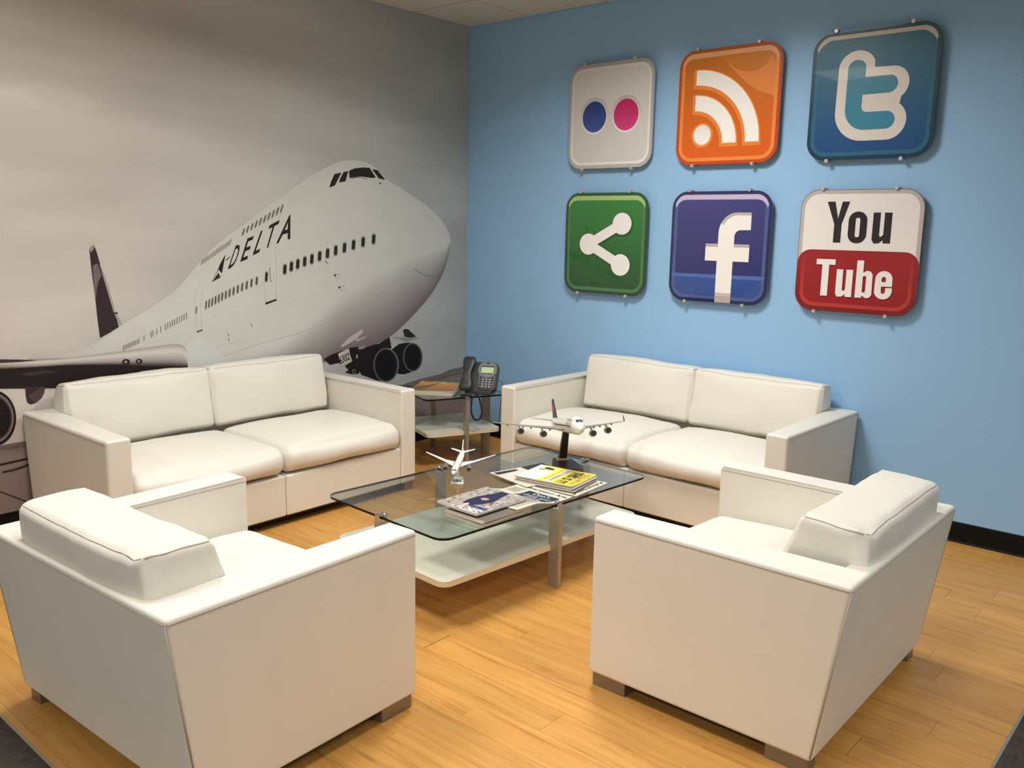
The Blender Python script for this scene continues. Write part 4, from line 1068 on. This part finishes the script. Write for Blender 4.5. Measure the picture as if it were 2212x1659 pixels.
def jumbo(C_, heading, pitch, z):
    t = empty('model_airplane', (C_[0], C_[1], TZ), heading)
    tag(t, 'large four-engine model airliner on a dark wooden stand at the coffee table\'s far end', 'model airplane')
    tf = Matrix.Translation((0, 0, z-TZ)) @ Matrix.Rotation(R(-pitch), 4, 'Y')
    bm = bmesh.new()
    st = [(.352, .002, .002, -.006), (.345, .010, .010, -.005), (.332, .019, .020, -.003), (.315, .026, .029, .001), (.29, .0315, .0375, .005), (.26, .0325, .041, .0085), (.20, .0325, .0415, .009), (.16, .0325, .0385, .006), (.13, .0325, .034, .001), (.10, .0325, .0325, 0), (-.10, .0325, .0325, 0), (-.17, .0315, .031, .0015), (-.23, .026, .026, .006), (-.29, .017, .018, .013), (-.33, .009, .011, .018), (-.352, .003, .004, .021)]
    fuselage_rings(bm, st, 28, tf); fo = obj('fuselage', bm, M_model, t, smooth=True)
    bm = bmesh.new()
    for s in (-1, 1):
        for a0, a1 in ((62, 74), (78, 88)) :
            pts = []
            for x, ry, rz, cz, aa, bb in ((.322, .0235, .0258, .0003, a0, a1), (.305, .0295, .0335, .003, a0-3, a1)):
                for an in (aa, bb): pts.append(tf @ Vector((x, s*ry*1.03*math.cos(R(an)), cz+rz*1.03*math.sin(R(an)))))
            q4 = [pts[0], pts[1], pts[3], pts[2]]; bm.faces.new([bm.verts.new(p) for p in (q4 if s > 0 else q4[::-1])])
    obj('cockpit_windows', bm, M_dark, fo)
    bm = bmesh.new()
    for s in (-1, 1):
        for k in range(60):
            x = .27-k*.0085; y = s*(.0328 if x > -.1 else .0328-(abs(x)-.1)*.06)
            box(bm, x-.0022, x+.0022, y-.0006, y+.0006, .003, .0075, mtx=tf)
        for k in range(12):
            x = .275-k*.008; box(bm, x-.002, x+.002, s*.0265-.0006, s*.0265+.0006, .030, .034, mtx=tf)
    o = obj('passenger_windows', bm, M_dark, fo); o['kind'] = 'stuff'
    bm = bmesh.new()
    P_ = Print(lambda u, v, lv: tf @ Vector((.215-u*.12, .0322*math.sqrt(max(0.05, 1-((.014+v*.018-.009)/.0415)**2))*1.0+.0012, .014+v*.018)))
    for s in (-1, 1):
        bm = bmesh.new(); wing(bm, (.125, -.045, s*.022, -.014, .020), (-.03, -.090, s*.155, -.004, .009), tf); wing(bm, (-.03, -.090, s*.155, -.004, .009), (-.160, -.192, s*.334, .013, .004), tf)
        obj('wing', bm, M_modelgrey, t, smooth=False)
        bm = bmesh.new(); fin(bm, [(-.158, .012), (-.186, .012), (-.200, .040), (-.188, .040)], .0016, Matrix.Translation(tf @ Vector((0, 0, 0)) - tf @ Vector((0, 0, 0))) @ tf @ Matrix.Translation((-.006, s*.3345, .001))); obj('winglet', bm, M_navy, t)
        for yy, xx, zz in ((.118, .055, -.036), (.212, -.035, -.026)):
            jet_engine(t, (xx, s*yy, zz), 0.0158, .054, tf, [(.018, zz+.012), (-.030, zz+.012), (-.055, zz+.028), (-.005, zz+.026)])
        for yy, xx, zz in ((.07, -.03, -.018), (.155, -.075, -.010), (.19, -.10, -.006), (.26, -.145, .002)):
            bm = bmesh.new(); tube(bm, [tf @ Vector((xx+.02, s*yy, zz)), tf @ Vector((xx+.005, s*yy, zz-.004)), tf @ Vector((xx-.03, s*yy, zz-.001))], [.0015, .004, .001], 8); obj('flap_fairing', bm, M_modelgrey, t, smooth=True)
        bm = bmesh.new(); wing(bm, (-.255, -.315, s*.006, .016, .007), (-.325, -.350, s*.110, .028, .003), tf); obj('tailplane', bm, M_modelgrey, t)
    bm = bmesh.new(); fin(bm, [(-.215, .028), (-.318, .026), (-.352, .123), (-.322, .126)], .006, tf); fn = obj('tail_fin', bm, M_navy, t)
    bm = bmesh.new(); fin(bm, [(-.262, .069), (-.333, .068), (-.342, .093), (-.288, .094)], .0072, tf); obj('red_band', bm, M_red, fn)
    # stand
    p0 = tf @ Vector((.02, 0, -.032))
    bx, by = -.035, .0
    bm = bmesh.new()
    prism(bm, [(bx-.028, -.019, .024), (bx+.004, -.019, .024), (bx+.004, .019, .024), (bx-.028, .019, .024)], [(p0.x-.026, -.014, p0.z+.004), (p0.x+.004, -.014, p0.z+.008), (p0.x+.004, .014, p0.z+.008), (p0.x-.026, .014, p0.z+.004)], bev=.002)
    obj('stand_post', bm, mat('bronze_post', (70, 56, 44), rough=.3, metal=.5), t, wn=True)
    bm = bmesh.new(); prism(bm, [(bx-.042, -.034, .017), (bx+.018, -.034, .017), (bx+.018, .034, .017), (bx-.042, .034, .017)], [(bx-.031, -.023, .026), (bx+.008, -.023, .026), (bx+.008, .023, .026), (bx-.031, .023, .026)]); obj('post_collar', bm, M_alu, t)
    bm = bmesh.new(); o2 = [(-.060, -.045), (.12, -.080), (.158, -.066), (.166, .0), (.158, .066), (.12, .080), (-.060, .045)]
    prism(bm, [(x-.02, y, .0005) for x, y in o2], [(x*.93-.018, y*.9, .018) for x, y in o2], bev=.002); obj('stand_base', bm, M_wood, t, wn=True)
    return t

def twin(C_, heading, pitch, z):
    t = empty('model_airplane', (C_[0], C_[1], TZ), heading)
    tag(t, 'small white twin-engine model airliner on a white stand near the middle of the coffee table', 'model airplane')
    tf = Matrix.Translation((0, 0, z-TZ)) @ Matrix.Rotation(R(-pitch), 4, 'Y')
    bm = bmesh.new(); s_ = .5
    st = [(.160, .001, .001, -.003), (.156, .005, .005, -.002), (.148, .0095, .0095, -.001), (.135, .0135, .0135, 0), (.115, .0155, .0155, 0), (-.05, .0155, .0155, 0), (-.09, .0135, .0135, .002), (-.13, .008, .0085, .006), (-.155, .003, .0035, .009)]
    fuselage_rings(bm, st, 22, tf); fo = obj('fuselage', bm, M_model, t, smooth=True)
    bm = bmesh.new()
    for s in (-1, 1):
        for a0, a1 in ((38, 58), (62, 86)):
            pts = [tf @ Vector((x, s*r_*1.04*math.cos(R(a)), r_*1.04*math.sin(R(a))-.0005)) for x, r_ in ((.146, .0101), (.137, .0131)) for a in (a0, a1)]
            q4 = [pts[0], pts[1], pts[3], pts[2]]; bm.faces.new([bm.verts.new(p) for p in (q4 if s > 0 else q4[::-1])])
    obj('cockpit_windows', bm, M_dark, fo)
    bm = bmesh.new()
    for s in (-1, 1):
        for k in range(44):
            x = .115-k*.0047; box(bm, x-.0012, x+.0012, s*.0155-.0005, s*.0155+.0005, .0015, .0040, mtx=tf)
    o = obj('passenger_windows', bm, M_dark, fo); o['kind'] = 'stuff'
    Pt = Print(lambda u, v, lv: tf @ Vector((.085-u*.10, -(.0158*math.sqrt(max(0.02, 1-((.006+v*.007)/.0155)**2)))-.0004, .006+v*.007)))
    Pt.text('DELTA', [(1, 0), (0, 0), (0, 1), (1, 1)], (40, 44, 80), 1, .02); Pt.build('fuselage_lettering', M_paper, fo)
    for s in (-1, 1):
        bm = bmesh.new(); wing(bm, (.050, -.022, s*.010, -.007, .009), (.002, -.030, s*.062, .000, .005), tf); wing(bm, (.002, -.030, s*.062, .000, .005), (-.058, -.070, s*.158, .020, .0022), tf)
        obj('wing', bm, M_model, t)
        jet_engine(t, (.034, s*.052, -.017), .0105, .032, tf, [(.008, -.008), (-.012, -.008), (-.03, .000), (-.005, .0)])
        bm = bmesh.new(); wing(bm, (-.110, -.142, s*.004, .008, .004), (-.140, -.154, s*.055, .016, .0016), tf); obj('tailplane', bm, M_model, t)
    bm = bmesh.new(); fin(bm, [(-.095, .012), (-.140, .012), (-.158, .058), (-.142, .060)], .0028, tf); obj('tail_fin', bm, M_model, t)
    p0 = tf @ Vector((.035, 0, -.0135))
    bx = .012
    bm = bmesh.new(); prism(bm, [(bx-.008, -.006, .022), (bx+.003, -.006, .022), (bx+.003, .006, .022), (bx-.008, .006, .022)], [(p0.x-.006, -.003, p0.z+.003), (p0.x+.003, -.003, p0.z+.003), (p0.x+.003, .003, p0.z+.003), (p0.x-.006, .003, p0.z+.003)]); obj('stand_post', bm, M_model, t)
    bm = bmesh.new(); prism(bm, [(bx-.025, -.026, .0005), (bx+.038, -.030, .0005), (bx+.038, .030, .0005), (bx-.025, .026, .0005)], [(bx-.017, -.016, .026), (bx+.004, -.017, .026), (bx+.004, .017, .026), (bx-.017, .016, .026)], bev=.002)
    sb = obj('stand_base', bm, mat('white_stand_plastic', (214, 214, 216), rough=.3), t, wn=True)
    Pb = Print(lambda u, v, lv: Vector((bx+.038-.034*(.25+v*.35), (u-.5)*.040, .0005+.0255*(.25+v*.35))) + Vector((.0009, 0, .0009)))
    Pb.text('BOEING', [(0, 0), (1, 0), (1, 1), (0, 1)], (44, 48, 70), 1, .03); Pb.build('stand_lettering', M_paper, sb)
    return t

jumbo((1.918, -1.297), math.atan2(-.683, .715)+R(2.5), 11.0, 0.554)
twin((1.748, -1.845), math.atan2(-.80, .588), -3.0, 0.447)
